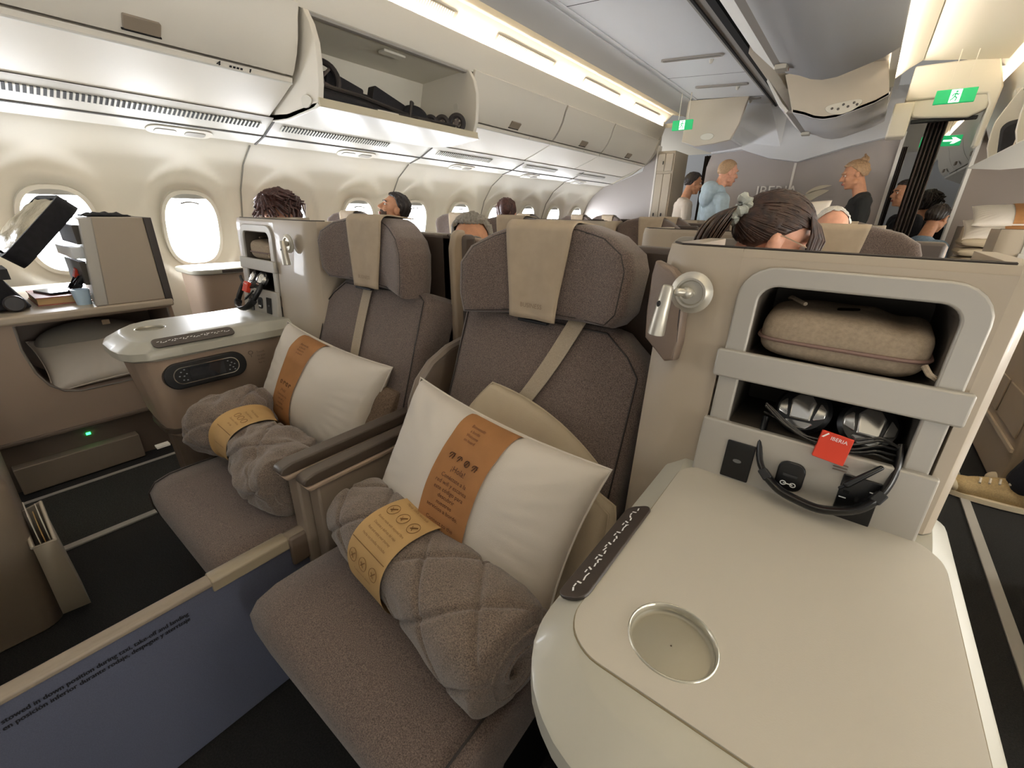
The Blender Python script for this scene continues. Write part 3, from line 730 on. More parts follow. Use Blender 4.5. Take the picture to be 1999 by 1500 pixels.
def make_seat(xc, sg, label, strap=None, word=True, full=True):
    """xc: middle of the seat; sg=+1 when the console is on the +x side"""
    X = lambda x: xc + sg * x
    t = thing('cabin_seat', label, 'seat', (xc, .45, 0), SG)
    m = M(); pr = CUSH; n = 7
    loops = []
    for i in range(n):
        a = i / (n - 1); x = lerp(-.268, .268, a); e = abs(a * 2 - 1)
        loops.append([(X(x), y, z) for y, z in (pr if e < .99 else inset(pr, .014))])
    loops.insert(1, [(X(-.262), y, z) for y, z in inset(pr, .004)]); loops.insert(-1, [(X(.262), y, z) for y, z in inset(pr, .004)])
    m.stack(loops); c_ = m.build('seat_cushion', FABRIC, t, ang=60)
    m = M()
    for s in (1,): m.tube([(X(s * .248), y, z + .001) for y, z in pr[:9]], .0022, 5)
    m.build('seam', PIPE, c_)
    m = M(); m.box(xc - .25, xc + .25, .36, .78, 0, .30); m.build('seat_base', BLACKM, t, bevel=.01)
    m = M(); m.tube([(X(-.2), .30, .27), (X(-.22), .28, .15), (X(-.20), .33, .06)], .006, 6); m.build('footrest_bar', STEEL, t)
    fr = Fr((xc, .634, .42), (sg, 0, 0), (0, SL, 1)) if sg > 0 else Fr((xc, .634, .42), (-sg, 0, 0), (0, SL, 1))
    o_ = [(-.258, -.03), (.262, -.03), (.262, .46), (.23, .50), (.17, .545), (-.235, .545), (-.255, .53)]
    if sg < 0: o_ = [(-x, y) for x, y in reversed(o_)]
    m = M(); pad(m, dense(o_), fr, .13, .028); bk = m.build('backrest', FABRIC, t, ang=60)
    m = M()
    q = dense(inset(o_, .022)); m.tube([fr.p(x, y, .001) for x, y in q], .0018, 5, closed=True); m.build('seam', PIPE, bk)
    # headrest
    H = [(-.232, .915), (-.243, .96), (-.243, 1.035), (-.215, 1.075), (-.16, 1.105), (-.10, 1.127), (.09, 1.131), (.17, 1.112), (.222, 1.082), (.236, 1.05), (.226, .965), (.20, .938), (.05, .93), (-.10, .925)]
    H = [(x * .91, z - 1.0) for x, z in H]
    fh = Fr((xc, .79, 1.0), (1, 0, 0), (0, .06, 1))
    if sg < 0: H = [(-x, z) for x, z in reversed(H)]
    bend = lambda x, y: .05 * max(0, abs(x) - .10) / .14
    m = M(); pad(m, dense(H, 5), fh, .12, .03, bend); hd = m.build('headrest', FABRIC, t, ang=60)
    m = M(); m.tube([fh.p(x, y, .0 + bend(x, y) - .004) for x, y in dense(inset(H, .016), 4)], .0018, 5, closed=True); m.build('seam', PIPE, hd)
    # linen cover draped over the headrest
    def cv(u, v):
        s = v * .33; w = lerp(.062, .085, sm(v * 1.4)); x = sg * -.014 + (u - .5) * 2 * w * (1 if sg > 0 else 1)
        wob = .003 * math.sin(u * 9 + v * 5) * (1 - v)
        if s < .190: return fh.p(x, -.074 + s, .0115 + wob)
        a = min(1, (s - .19) / .05)
        if a < 1: return fh.p(x, .112 + .024 * math.sin(a * PI / 2), .0115 - .03 * (1 - math.cos(a * PI / 2)))
        return fh.p(x, .136 - (s - .24) * .05, -.019 - (s - .24))
    m = M(); m.grid(cv, 14, 30); co = m.build('headrest_cover', COVER, hd); so = co.modifiers.new('thick', 'SOLIDIFY'); so.thickness = .003
    if word:
        m = M(); put_text(m, 'BUSINESS', .014, lambda x, y: fh.p(x - .014 * sg, -.048 + y, .0165), 'CENTER'); m.build('lettering', mat('stitched_word', '#86745f', .8), co, smooth=False)
    m = M(); m.box(xc - .06, xc + .02, .785, .80, .915, .922); m.build('cover_clip', BLACKM, hd, bevel=.002)
    if strap:
        (xa, wa), (xb, wb), (x2, w2) = strap
        m = M(); P = []
        for i in range(21):
            q = i / 20; P.append((lerp(xa, xb, q) + .02 * math.sin(q * PI) * (1 if xa > xb else 0), lerp(wa, wb, q), .004 + .006 * math.sin(q * PI)))
        hw = .021
        m.stack([[fr.p(x - hw, y, c), fr.p(x + hw, y, c), fr.p(x + hw, y, c + .002), fr.p(x - hw, y, c + .002)] for x, y, c in P]); m.build('shoulder_belt', STRAP, t)
    # shell behind the seat
    m = M(); m.prism([(.93, 0), (.93, 1.085), (.985, 1.085), (.985, 0)], 'x', xc - .28, xc + .28); m.build('seat_shell', LEATHD, t, bevel=.012)
    m = M(); m.box(xc - .29, xc + .29, .985, 1.01, .02, 1.075); m.build('shell_back', TAN, t, bevel=.008)
    return t
seatR = make_seat(-.525, 1, 'taupe fabric seat between the low divider and the large console', strap=((.085, .545), (-.10, .19), (0, 0)))
seatL = make_seat(-1.170, -1, 'taupe fabric seat beside the console with the inset remote control', strap=((-.02, .55), (-.02, .18), (0, 0)))

# divider between the two seats: armrests, curved side panels, low folding panel, tall spine
t = thing('armrest_unit', 'pair of brown padded armrests between the two taupe seats', 'armrest', (-.87, .5, 0))
for x, z, y0, lab in ((-.902, .600, .325, None), (-.845, .586, .345, None)):
    m = M(); pf = [(y0, z + .002), (y0 + .006, z + .012), (y0 + .03, z + .018), (.70, z + .022), (.70, z - .006), (y0 + .02, z - .010), (y0 + .004, z - .006)]
    m.prism(pf, 'x', x - .019, x + .019); m.build('arm_pad', ARMB, t, bevel=.009, seg=4)
    m = M(); m.prism([(y0 + .004, z - .008), (.70, z - .008), (.70, z - .020), (y0 + .012, z - .020)], 'x', x - .022, x + .024); m.build('pad_trim', TAN, t, bevel=.004)
m = M(); m.box(-.875, -.829, .375, .72, .22, .568); m.build('side_panel', mat('arm_panel', '#8f8172', .45), t, bevel=.006)
m = M(); m.box(-.928, -.879, .355, .72, .22, .582); m.build('side_panel', mat('arm_panel', '#8f8172', .45), t, bevel=.006)
m = M(); m.box(-.92, -.83, .42, .80, 0, .24); m.build('base', BLACKM, t)
def cheekp(x, name, label):
    t2 = thing(name, label, 'panel', (x, .7, .4), 'curved side panels of the centre seats')
    O_ = [(.655, .42), (.655, .62), (.665, .675), (.69, .725), (.735, .765), (.80, .792), (.93, .815), (.93, .42)]
    m = M(); m.prism(O_, 'x', x - .010, x + .010); m.build('panel', TAND, t2, bevel=.004)
    m = M(); m.tube([(x, y, z) for y, z in O_[:7]], .013, 8); m.build('rim', mat('rim_taupe', '#7f7265', .4), t2)
cheekp(-.835, 'seat_side_panel', 'curved dark side panel left of the foreground taupe seat')
t = thing('spine_panel', 'tall tan-edged privacy spine between the two headrests', 'panel', (-.89, .9, 0))
m = M(); m.prism([(.905, .2), (.90, .85), (.895, 1.05), (.905, 1.085), (.92, 1.098), (.95, 1.098), (.95, .2)], 'x', -.922, -.899); m.build('edge', mat('spine_tan', '#a3927d', .42), t, bevel=.008)
m = M(); m.box(-.98, -.922, .93, .96, .2, 1.085); m.build('inner_panel', LEATHD, t, bevel=.006)
m = M(); m.tube([(-.925, .925, .5), (-.925, .925, 1.07), (-.95, .927, 1.082)], .004, 6); m.build('piping', PIPE, t)

t = thing('divider_panel', 'low folding divider, blue light spill in its colour, with black printed notice', 'divider', (-.9, .1, 0))
m = M(); m.box(-.918, -.893, -.75, .42, .012, .413); m.build('panel', BLUESPILL, t, bevel=.003)
m = M(); m.prism([(-.922, .412), (-.922, .422), (-.915, .428), (-.897, .428), (-.889, .422), (-.889, .412)], 'y', -.75, .40); m.build('top_rail', mat('rail_tan', '#8f8272', .4), t, bevel=.003)
m = M(); m.prism([(-.926, .398), (-.926, .424), (-.915, .431), (-.896, .431), (-.887, .424), (-.887, .398)], 'y', .155, .315); m.build('hinge_cover', mat('rail_gold', '#978a74', .35), t, bevel=.003)
m = M(); m.box(-.926, -.885, .315, .46, .345, .425); m.build('hinge_block', TAND, t, bevel=.006)
m = M()
for s_, zz in (('must be stowed in down position during taxi, take-off and landing', .376), ('debe colocarse en posición inferior durante rodaje, despegue y aterrizaje', .362)):
    for e_ in (0, .0005, .001): put_text(m, s_, .0138, lambda x, y: (-.8915 + e_ * .1, .105 + x + e_, zz + y + e_ * .4), 'RIGHT', sx=.80)
m.build('notice_lettering', INKB, t, smooth=False)

# ================================================================ consoles
ZT, ZR = .765, .743
def console(outline, inl, cupc, cupr, label, bodyx, strip, nofill=None):
    """outline/inl: lists of (x,y); top plane ZT, rim ZR"""
    xs = [p[0] for p in outline]; t = thing('side_console', label, 'console', (sum(xs) / len(xs), .5, 0), 'side consoles of the centre seats')
    O = dense(outline, 2)
    top = inset(O, .042)
    n = len(O)
    hole = [(cupc[0] + cupr * math.cos(2 * PI * i / n), cupc[1] + cupr * math.sin(2 * PI * i / n)) for i in range(n)]
    # align hole start with the outline start
    a0 = math.atan2(top[0][1] - cupc[1], top[0][0] - cupc[0]); hole = [(cupc[0] + cupr * math.cos(a0 + 2 * PI * i / n), cupc[1] + cupr * math.sin(a0 + 2 * PI * i / n)) for i in range(n)]
    def mk(loop, r):
        return [(cupc[0] + r * math.cos(a), cupc[1] + r * math.sin(a)) for a in [math.atan2(y - cupc[1], x - cupc[0]) for x, y in loop]]
    def even(loop, N=200):                                         # the same outline with evenly spaced points
        P = list(loop) + [loop[0]]; D = [0]
        for a, b2 in zip(P, P[1:]): D.append(D[-1] + math.hypot(b2[0] - a[0], b2[1] - a[1]))
        out = []; j = 0
        for i in range(N):
            s = D[-1] * i / N
            while D[j + 1] < s: j += 1
            q = (s - D[j]) / max(1e-9, D[j + 1] - D[j]); out.append((lerp(P[j][0], P[j + 1][0], q), lerp(P[j][1], P[j + 1][1], q)))
        return out
    def ringcap(mm, loop, z, r):                                   # flat top with a round hole, in steps so that the faces stay clean
        hl = mk(loop, r); prev = [(x, y, z) for x, y in loop]
        for q in (.4, .75, 1.0):
            nx = [(lerp(a[0], b[0], q), lerp(a[1], b[1], q), z) for a, b in zip(loop, hl)]; mm.ring(prev, nx); prev = nx
    zc = ZT + (.0026 if inl else 0); m = M(); O = even(O); top = inset(O, .042)
    m.stack([[(x, y, z) for x, y in o] for o, z in ((inset(O, .03), ZR - .035), (inset(O, .012), ZR - .034), (O, ZR - .026), (O, ZR - .004), (inset(O, .004), ZR), (top, ZT - .002), (inset(O, .046), ZT))], True, False)
    ringcap(m, inset(O, .046), ZT, cupr * 1.01)
    sl = m.build('worktop', TOPP, t, ang=35)
    if inl:
        I = even(inl); b = inset(I, .0014)
        m = M(); m.stack([[(x, y, z) for x, y in o] for o, z in ((I, ZT - .002), (I, ZT + .0006), (inset(I, .006), ZT + .0006))], False, False); m.build('inlay_joint', mat('joint_brown', '#85795f', .7), t, smooth=False)
        m = M(); m.stack([[(x, y, z) for x, y in o] for o, z in ((b, ZT - .001), (b, ZT + .0022), (inset(I, .004), ZT + .0026))], False, False); ringcap(m, inset(I, .004), ZT + .0026, cupr * 1.005); m.build('inlay', INLAY, t, ang=30)
    m = M(); m.lathe([(cupr * .99, -.001), (cupr * .955, -.008), (cupr * .90, -.0095), (cupr * .86, -.009), (.001, -.009)], (*cupc, zc), (0, 0, 1), 56, False); cu_ = m.build('cup_recess', mat('cup_floor', '#9d9888', .38, .2), t, ang=60)
    m = M(); m.lathe([(cupr * .955, -.006), (cupr * .975, .0006), (cupr * 1.0, .0014), (cupr * 1.03, .0006), (cupr * 1.035, -.001)], (*cupc, zc), (0, 0, 1), 56, False); m.build('rim', mat('cup_rim', '#bdb8a8', .25, .5), cu_, ang=60)
    return t, O
OR = rrect(-.174, .200, .190, .80, [.12, .04, .03, .03], 8)
IR = rrect(-.140, .178, .264, .672, [.045, .02, .05, .045], 8)
tR, O_ = console(OR, IR, (-.049, .331), .041, 'large cream-topped console with round cup recess in the right foreground', None, None)
m = M(); B = inset(O_, .032); m.stack([[(x, y, z) for x, y in o] for o, z in ((inset(O_, .075), .0), (inset(O_, .05), .45), (B, ZR - .033))]); m.build('body', TAN, tR, ang=50)
m = M(); m.stack([[(x, y, z) for x, y in o] for o, z in ((inset(O_, .016), ZR - .062), (inset(O_, .010), ZR - .036))]); m.build('under_rim', mat('rim_grey', '#777063', .4), tR, ang=50)
OL = [(-1.576, .30), (-1.60, .262), (-1.64, .243), (-1.70, .238), (-1.80, .240), (-1.87, .258), (-1.93, .30), (-1.965, .36), (-1.97, .45), (-1.97, .86), (-1.576, .86)]
tL, O2 = console(OL, None, (-1.80, .367), .041, 'cream-topped console with inset remote control beside the far taupe seat', None, None)
m = M(); m.stack([[(x, y, z) for x, y in o] for o, z in ((inset(O2, .075), .43), (inset(O2, .055), .50), (inset(O2, .030), ZR - .033))]); bl = m.build('body', TAN, tL, ang=50)
m = M(); m.stack([[(x, y, z) for x, y in o] for o, z in ((inset(O2, .10), .0), (inset(O2, .085), .43))]); m.build('base', TAND, tL, ang=50)
m = M(); m.stack([[(x, y, z) for x, y in o] for o, z in ((inset(O2, .060), .445), (inset(O2, .060), .462))]); m.build('lower_trim', ARMB, tL, ang=50)
m = M(); m.box(-1.63, -1.605, .255, .29, .425, .431); m.build('catch', LETTER, tL, smooth=False)

# control strips on the sloping inner edge
def strip(par, x0, z0, x1, z1, ya, yb, sgn):
    fr = Fr((x0, (ya + yb) / 2, z0), (0, sgn, 0), (x1 - x0, 0, z1 - z0)); L = (yb - ya) / 2; w = math.hypot(x1 - x0, z1 - z0)
    m = M(); plate(m, rrect(-L, L, 0, w, w * .35), fr, -.001, .003); o = m.build('control_strip', mat('strip_brown', '#3b332e', .35), par, bevel=.001)
    q = M()
    def bar(x, y, l, a):
        c, s_ = math.cos(a), math.sin(a); h = .0011
        q.add([fr.p(x + c * dx - s_ * dy, y + s_ * dx + c * dy, .0042) for dx, dy in ((-l, -h), (l, -h), (l, h), (-l, h))], [(0, 1, 2, 3)])
    for g in range(7):
        x = lerp(-L * .78, L * .78, g / 6); y = w * .5
        bar(x - .009, y + .003, .0035, .2); bar(x - .002, y, .004, .9 if g % 2 else 1.2); bar(x + .003, y - .003, .0028, 0); bar(x + .010, y + (.003 if g % 3 else -.001), .0035, -.3 if g % 2 else .5)
        if g in (1, 4): bar(x + .006, y + .004, .0025, 1.5)
    q.build('icons', WHITEI, o, smooth=False)
strip(tR, -.171, .7500, -.137, .7690, .315, .515, -1)
strip(tL, -1.576, .7500, -1.611, .7690, .318, .54, 1)

# remote control set into the inner face of the far console
fr = Fr((-1.588, .437, .648), (0, 1, 0), (-.10, 0, 1))
m = M(); plate(m, rrect(-.118, .118, -.042, .042, .04, 8), fr, -.022, .006); rc = m.build('remote_control', BLACKP, tL, bevel=.003)
m = M(); ringplate(m, rrect(-.094, .094, -.027, .027, .026, 8), rrect(-.0915, .0915, -.0245, .0245, .024, 8), fr, .006, .0075); m.build('chrome_outline', CHROME, rc)
m = M(); plate(m, rrect(-.05, .05, -.021, .022, .002), fr, .006, .0072); m.build('screen', GLASSK, rc, smooth=False)
m = M()
for a, b in ((-.072, .012), (-.062, .018), (-.078, 0), (-.066, -.002), (-.058, .004), (-.07, -.014), (-.06, -.016), (.062, .016), (.072, .008), (.066, 0), (.08, .002), (.074, -.008), (.062, -.014), (.078, -.016)):
    plate(m, rrect(a - .0022, a + .0022, b - .0016, b + .0016, .001, 2), fr, .006, .0078)
m.build('keypad', mat('button_grey', '#8b8c90', .5), rc, smooth=False)
f2 = Fr((-1.5855, .595, .648), (0, 1, 0), (-.10, 0, 1)); m = M()
for k_ in range(4): put_text(m, ('Touch', 'to pair', 'audio', 'here')[k_], .0105, lambda x, y: f2.p(-.002 + x, .02 - k_ * .0125 + y, .002))
m.tube([f2.p(-.02 + .007 * math.cos(a), .026 + .006 * math.sin(a), .001) for a in [2 * PI * i / 12 for i in range(12)]], .0008, 4, closed=True); m.tube([f2.p(-.02, .018, .001), f2.p(-.02, .010, .001)], .0008, 4)
m.build('notice_lettering', mat('notice_brown', '#4f4136', .7), tL, smooth=False)

# ================================================================ storage shrouds behind the consoles
def shroud(A, Y0, lab, sgn, xin, xend, wing, lamp, ztop=1.107, ycurve=.0):
    """A: x of the panel's edge nearer the seat; sgn: +1 when the aisle is on the +x side"""
    t = thing('storage_shroud', lab, 'storage unit', (A + sgn * .13, Y0 + .2, ZT), 'beige storage units of the centre seats')
    fr = Fr((A, Y0, ZT), (sgn, 0, 0), (0, .06, 1)) if sgn > 0 else Fr((A - .262, Y0, ZT), (1, 0, 0), (0, .06, 1))
    def q(x): return x if sgn > 0 else .262 - x                       # x counted from the seat side
    def rr(x0, x1, y0, y1, r, n=5):
        a, b = sorted((q(x0), q(x1))); return rrect(a, b, y0, y1, r, n)
    # beige body: plan outline from the seat-side end round to the aisle
    xe = abs(xend - A); xi = abs(A - xin)
    pl = [(-xi, .30), (-xi, .06), (-xi + .006, .028), (-xi + .03, .008), (-xi + .06, .002), (-.004, 0), (.266, 0), (xe - .012, .003), (xe - .003, .014), (xe, .045), (xe, .30)]
    def body(o, y0, y1, k=0): return [(A + sgn * x, Y0 + y + .06 * (y1 - ZT), y1) for x, y in o]
    hole = [(0.0, 0), (.262, 0)]
    # front built as wall pieces around the silver panel
    m = M()
    left = [p for p in pl if p[0] <= -.004] + [(-.004, .03), (-xi + .04, .05), (-xi + .03, .30)]
    right = [(.266, .03)] + [p for p in pl if p[0] >= .266] + [(xe - .025, .30), (xe - .03, .05)]
    for o, zb in ((left, .45), (right, ZT + .002)):
        m.stack([body(o, 0, zb), body(o, 0, ztop - .02), body(inset(o, .004), 0, ztop)])
    hd = [(-.006, 0), (.268, 0), (.268, .03), (-.006, .03)]
    m.stack([body(hd, 0, ZT + .323), body(hd, 0, ztop - .02), body([(-.006, .004), (.268, .004), (.268, .03), (-.006, .03)], 0, ztop)])
    b_ = m.build('body', BEIGE, t, bevel=.004, ang=35)
    m = M(); o = [(-xi + .012, .21), (xe - .012, .21), (xe - .012, .30), (-xi + .012, .30)]
    m.stack([body(o, 0, ztop - .062), body(o, 0, ztop - .058)]); m.build('top_cap', mat('shroud_cap', '#b5a791', .4), t, bevel=.002)
    m = M(); m.tube([V(p) + V((0, -.002, .001)) for p in body([(-xi + .006, .06), (-xi + .03, .020), (.0, .012), (.26, .012), (xe - .03, .014)], 0, ztop)], .002, 5); m.build('top_edge', PIPE, t)
    m = M(); m.stack([[(A + sgn * x, y, z) for x, y in ((-xi + .012, Y0 + .29), (xe - .01, Y0 + .29), (xe - .01, Y0 + .32), (-xi + .012, Y0 + .32))] for z in (.02, ztop - .06)]); m.build('back_wall', TAN, t)
    m = M(); m.stack([[(A + sgn * x, y, z) for x, y in ((-xi + .05, Y0 + .14), (xe - .02, Y0 + .14), (xe - .02, Y0 + .288), (-xi + .05, Y0 + .288))] for z in (.02, ZT - .02)]); m.build('pedestal', TAN, t, bevel=.004)
    # silver frame with two openings
    outer = rr(0, .262, -.002, .322, [.004, .004, .045, .045] if True else 0, 6)
    m = M()
    up = rr(.028, .236, .192, .296, [.006, .006, .022, .022], 6); lo = rr(.028, .236, .086, .162, .004)
    ofr = rr(0, .262, .178, .322, [.001, .001, .045, .045], 6); ringplate(m, ofr, up, fr, -.004, .007)
    ofl = rr(0, .262, .078, .178, .001); ringplate(m, ofl, lo, fr, -.004, .007)
    sq_ = rr(-.005, .267, .178, .332, [.001, .001, .001, .001], 6); q2 = M(); ringplate(q2, sq_, ofr, fr, -.02, .0); q2.build('frame_surround', BEIGE, t, smooth=False)
    pf = m.build('frame', SILVER, t, bevel=.003, ang=30)
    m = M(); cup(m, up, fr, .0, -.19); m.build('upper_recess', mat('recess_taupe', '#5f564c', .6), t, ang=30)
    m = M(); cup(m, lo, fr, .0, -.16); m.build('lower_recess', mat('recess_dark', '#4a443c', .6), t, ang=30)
    m = M(); plate(m, rr(-.008, .272, .158, .200, .004), fr, .004, .016); m.build('shelf_lip', SILVER, t, bevel=.003)
    m = M(); lp = rr(-.006, .272, -.004, .089, .003); m.stack([[fr.p(x, y, .004) for x, y in lp], [fr.p(x, y, .022 - .06 * y) for x, y in lp]]); lpn = m.build('socket_panel', SILVER, t, bevel=.003)
    g = Fr(fr.p(0, 0, .0225), fr.u, fr.v - fr.n * .06)
    m = M(); plate(m, rr(.036, .075, .004, .064, .002), g, -.002, .002); o = m.build('blank_socket', BLACKP, lpn, bevel=.001)
    m = M(); plate(m, [(q(.055) + .006 * math.cos(a), .034 + .003 * math.sin(a)) for a in [2 * PI * i / 10 for i in range(10)]], g, .002, .0025); m.build('icon', mat('icon_grey', '#6f6f6f', .5), o)
    m = M(); plate(m, rr(.108, .142, .014, .058, .012), g, -.002, .004); o = m.build('usb_socket', BLACKP, lpn, bevel=.002)
    m = M(); plate(m, rr(.116, .134, .036, .040, .001, 2), g, .004, .0048); m.build('port', mat('port_grey', '#3f3f42', .3, .5), o)
    m = M()
    for c_ in (.119, .131): m.tube([g.p(q(c_) + .0035 * math.cos(a), .025 + .003 * math.sin(a), .0045) for a in [2 * PI * i / 10 for i in range(10)]], .0008, 4, closed=True)
    m.tube([g.p(q(.119), .025, .0045), g.p(q(.131), .025, .0045)], .0008, 4); m.build('icon', WHITEI, o)
    m = M(); plate(m, rr(.182, .224, .0, .064, .002), g, -.002, .003); o = m.build('power_socket', BLACKP, lpn, bevel=.001)
    m = M()
    for a, b, w_, h in ((.190, .040, .007, .004), (.213, .042, .007, .004), (.203, .034, .004, .008), (.202, .018, .003, .010), (.203, .025, .004, .004)): plate(m, rr(a - w_ / 2, a + w_ / 2, b - h / 2, b + h / 2, .0005, 1), g, .003, .0034)
    m.build('pin_holes', mat('hole_black', '#020202', .9), o, smooth=False)
    m = M()
    for a, b in ((.189, .050), (.188, .031), (.217, .049), (.217, .034)): plate(m, rr(a - .004, a + .004, b - .0007, b + .0007, .0002, 1), g, .003, .0036)
    m.build('socket_marks', WHITEI, o, smooth=False)
    m = M()
    for b in (.074, .070, .066): plate(m, rr(.168, .184, b - .0006, b + .0006, .0002, 1), g, .001, .0016)
    m.build('panel_marks', mat('mark_brown', '#7b6a5c', .6), lpn, smooth=False)
    # leather wing pad at the seat side
    wd = wing; fw = Fr((wd[0], wd[1], 1.0), wd[2], (0, 0.02, 1))
    wo = [(-.032, .082), (.0, .074), (.022, .058), (.034, .03), (.038, -.04), (.034, -.068), (.018, -.074), (-.030, -.045), (-.036, .0), (-.036, .06)]
    if sgn < 0: wo = [(-x, y) for x, y in reversed(wo)]
    wo = [(x * wd[3], y) for x, y in wo]
    m = M(); pad(m, dense(wo, 4), fw, .022, .007); w_ = m.build('wing_pad', LEATH, t, ang=60)
    m = M(); m.tube([fw.p(x, y, -.002) for x, y in dense(inset(wo, .005), 4)], .0016, 5, closed=True); m.build('piping', PIPE, w_)
    # reading lamp on a swivel
    lx, ly, lz = lamp
    m = M(); m.lathe([(.001, .0), (.030, .0), (.031, .004), (.026, .006), (.022, .010), (.019, .010), (.017, .006), (.001, .006)], (lx, ly, lz), (0, -1, 0), 32); lb = m.build('reading_lamp', STEEL, t)
    hx = lx - sgn * .026
    m = M(); m.cap((lx, ly - .004, lz), .006, (lx - sgn * .014, ly - .026, lz + .002), .006, 10); m.ell((lx - sgn * .004, ly - .012, lz), .009, n=8); m.build('swivel', STEEL, lb)
    ax = V((-sgn * .10, -.02, -1)).normalized(); o_ = V((hx, ly - .034, lz + .012))
    m = M(); m.lathe([(.001, 0), (.007, .0008), (.0085, .004), (.0125, .070), (.0125, .076), (.0105, .077), (.0095, .072), (.001, .070)], o_, ax, 24); m.build('head', STEEL, lb)
    m = M(); m.ell(o_ + ax * .028 + V((-sgn * .004 if sgn > 0 else 0, -.0085, 0)), (.004, .002, .005), n=6); m.build('switch', BLACKM, lb)
    return t, fr, q
shR, frR, qR = shroud(-.121, .684, 'large beige storage unit with silver compartments behind the foreground console', 1, -.247, .172, (-.222, .688, (1, -.35, 0), .95), (-.181, .684, 1.042))
shL, frL, qL = shroud(-1.650, .735, 'beige storage unit with silver compartments behind the remote-control console', -1, -1.40, -1.965, (-1.430, .80, (1, -.1, 0), 2.2), (-1.51, .735, 1.035))
# ================================================================ soft things on the seats
def pillow(name, label, cat, c, u, v, a, b, t, mt, par=None, conc=.07, wr=.006, seed=0, pw=.42, group=None):
    fr = Fr(c, u, v)
    def S(U, Vv, side, off=0):
        x = a * U * (1 - conc * (1 - Vv * Vv)); y = b * Vv * (1 - conc * 1.3 * (1 - U * U))
        h = t * max(0, (1 - U * U) * (1 - Vv * Vv)) ** pw
        e = (1 - max(abs(U), abs(Vv)) ** 2)
        w = noise.noise(V((x * 9 + seed, y * 9, seed * 1.7 + side))) * wr * (.3 + e) * 1.5
        w += wr * .9 * math.sin(26 * math.atan2(Vv, U + .001) + 3 * noise.noise(V((U * 2, Vv * 2, seed)))) * max(0, max(abs(U), abs(Vv)) - .45) * (1 - max(abs(U), abs(Vv))) * 3
        return fr.p(x, y, side * (h + off + (w if h > .004 else 0)))
    N = 44
    m = M()
    for s in (1, -1): m.grid(lambda p, q: S(p * 2 - 1, q * 2 - 1, s), N, N - 10)
    if par is None:
        t_ = thing(name, label, cat, c, group); o = m.build('cushion', mt, t_, ang=80)
    else:
        t_ = o = m.build(name, mt, par, ang=80)
    pts = [S(-1 + 2 * i / 20, 1, 1) for i in range(20)] + [S(1, 1 - 2 * i / 16, 1) for i in range(16)] + [S(1 - 2 * i / 20, -1, 1) for i in range(20)] + [S(-1, -1 + 2 * i / 16, 1) for i in range(16)]
    m = M(); m.tube(pts, .0022, 6, closed=True); m.build('seam', mt, o)
    return t_, S, fr
def sleeve(par, S, U0, U1, mt, off=.005):
    def P(p, q):
        w = q * 2
        U = lerp(U0, U1, p)
        if w <= 1: return S(U, math.sin((w - .5) * PI) * .985, 1, off)
        return S(U, -math.sin((w - 1.5) * PI) * .985, -1, off)
    m = M(); m.grid(P, 10, 60, cv=True); return m.build('paper_sleeve', mt, par, ang=80)

PG = 'white pillows on the centre seats'
pR, S, fr = pillow('pillow', 'white pillow with kraft paper sleeve leaning on the foreground taupe seat', 'pillow', (-.515, .545, .602), (.52, -.03, -.03), (0, .45, .9), .262, .172, .082, PILLOW, seed=1, group=PG)
sl = sleeve(pR, S, -.20, .31, KRAFT)
m = M(); b_ = .172; a_ = .262
def onS(x, y): return S(x / a_, y / b_, 1, .0068)
ux = .055 * a_
for s_, yy, sz in (('¡Hola!', .052, .017), ('Conéctate a la', .034, .0125), ('red wifi y escanea', .020, .0125), ('este código para', .006, .0125), ('descubrir', -.008, .0125), ('nuestros', -.022, .0125), ('servicios a bordo.', -.036, .0125),
                   ('Connect to the', -.064, .0125), ('wifi and scan', -.078, .0125), ('this code to', -.092, .0125), ('discover our', -.106, .0125), ('services', -.120, .0125)):
    put_text(m, s_, sz, lambda x, y: onS(ux + x, yy + y), 'CENTER')
for k_ in range(4): put_text(m, ('Bienvenido', 'a bordo', 'Welcome', 'on board')[k_], .009, lambda x, y: onS(ux + x - .015, .148 - k_ * .010 + y), 'CENTER')
for i in range(4):
    cx_ = ux - .035 + i * .023; r_ = .0065; m.tube([onS(cx_ + r_ * math.cos(a), .080 + r_ * math.sin(a)) for a in [2 * PI * q / 14 for q in range(14 if i == 2 else 8)]], .0009, 4, closed=(i == 2))
    m.tube([onS(cx_ - .004, .074), onS(cx_ + .003, .087)], .0009, 4)
    if i in (0, 3): m.tube([onS(cx_ + .004, .074), onS(cx_ + .006, .087)], .0009, 4)
m.build('lettering', INK, sl, smooth=False)
pL, S2, fr2 = pillow('pillow', 'white pillow with kraft paper sleeve leaning on the seat with the bunched blanket', 'pillow', (-1.245, .625, .605), (.46, .04, -.055), (.03, .42, .9), .255, .165, .082, PILLOW, seed=5, group=PG)
sl = sleeve(pL, S2, -.47, -.02, KRAFT)
m = M(); ux2 = -.24 * .255
def onS2(x, y): return S2(x / .255, y / .165, 1, .0068)
for s_, yy, sz in (('¡Hola!', -.03, .015), ('Conéctate a la', -.046, .011), ('red wifi y', -.060, .011), ('escanea', -.074, .011), ('este código', -.088, .011)): put_text(m, s_, sz, lambda x, y: onS2(ux2 + x, yy + y), 'CENTER')
for k_ in range(4): put_text(m, ('Bienvenido', 'a bordo', 'Welcome', 'on board')[k_], .009, lambda x, y: onS2(ux2 + x, .135 - k_ * .010 + y), 'CENTER')
for i in range(4): m.tube([onS2(ux2 - .03 + i * .02 + .005 * math.cos(a), -.002 + .006 * math.sin(a)) for a in [2 * PI * q / 10 for q in range(10 - 2 * (i % 2))]], .0009, 4)
m.build('lettering', INK, sl, smooth=False)

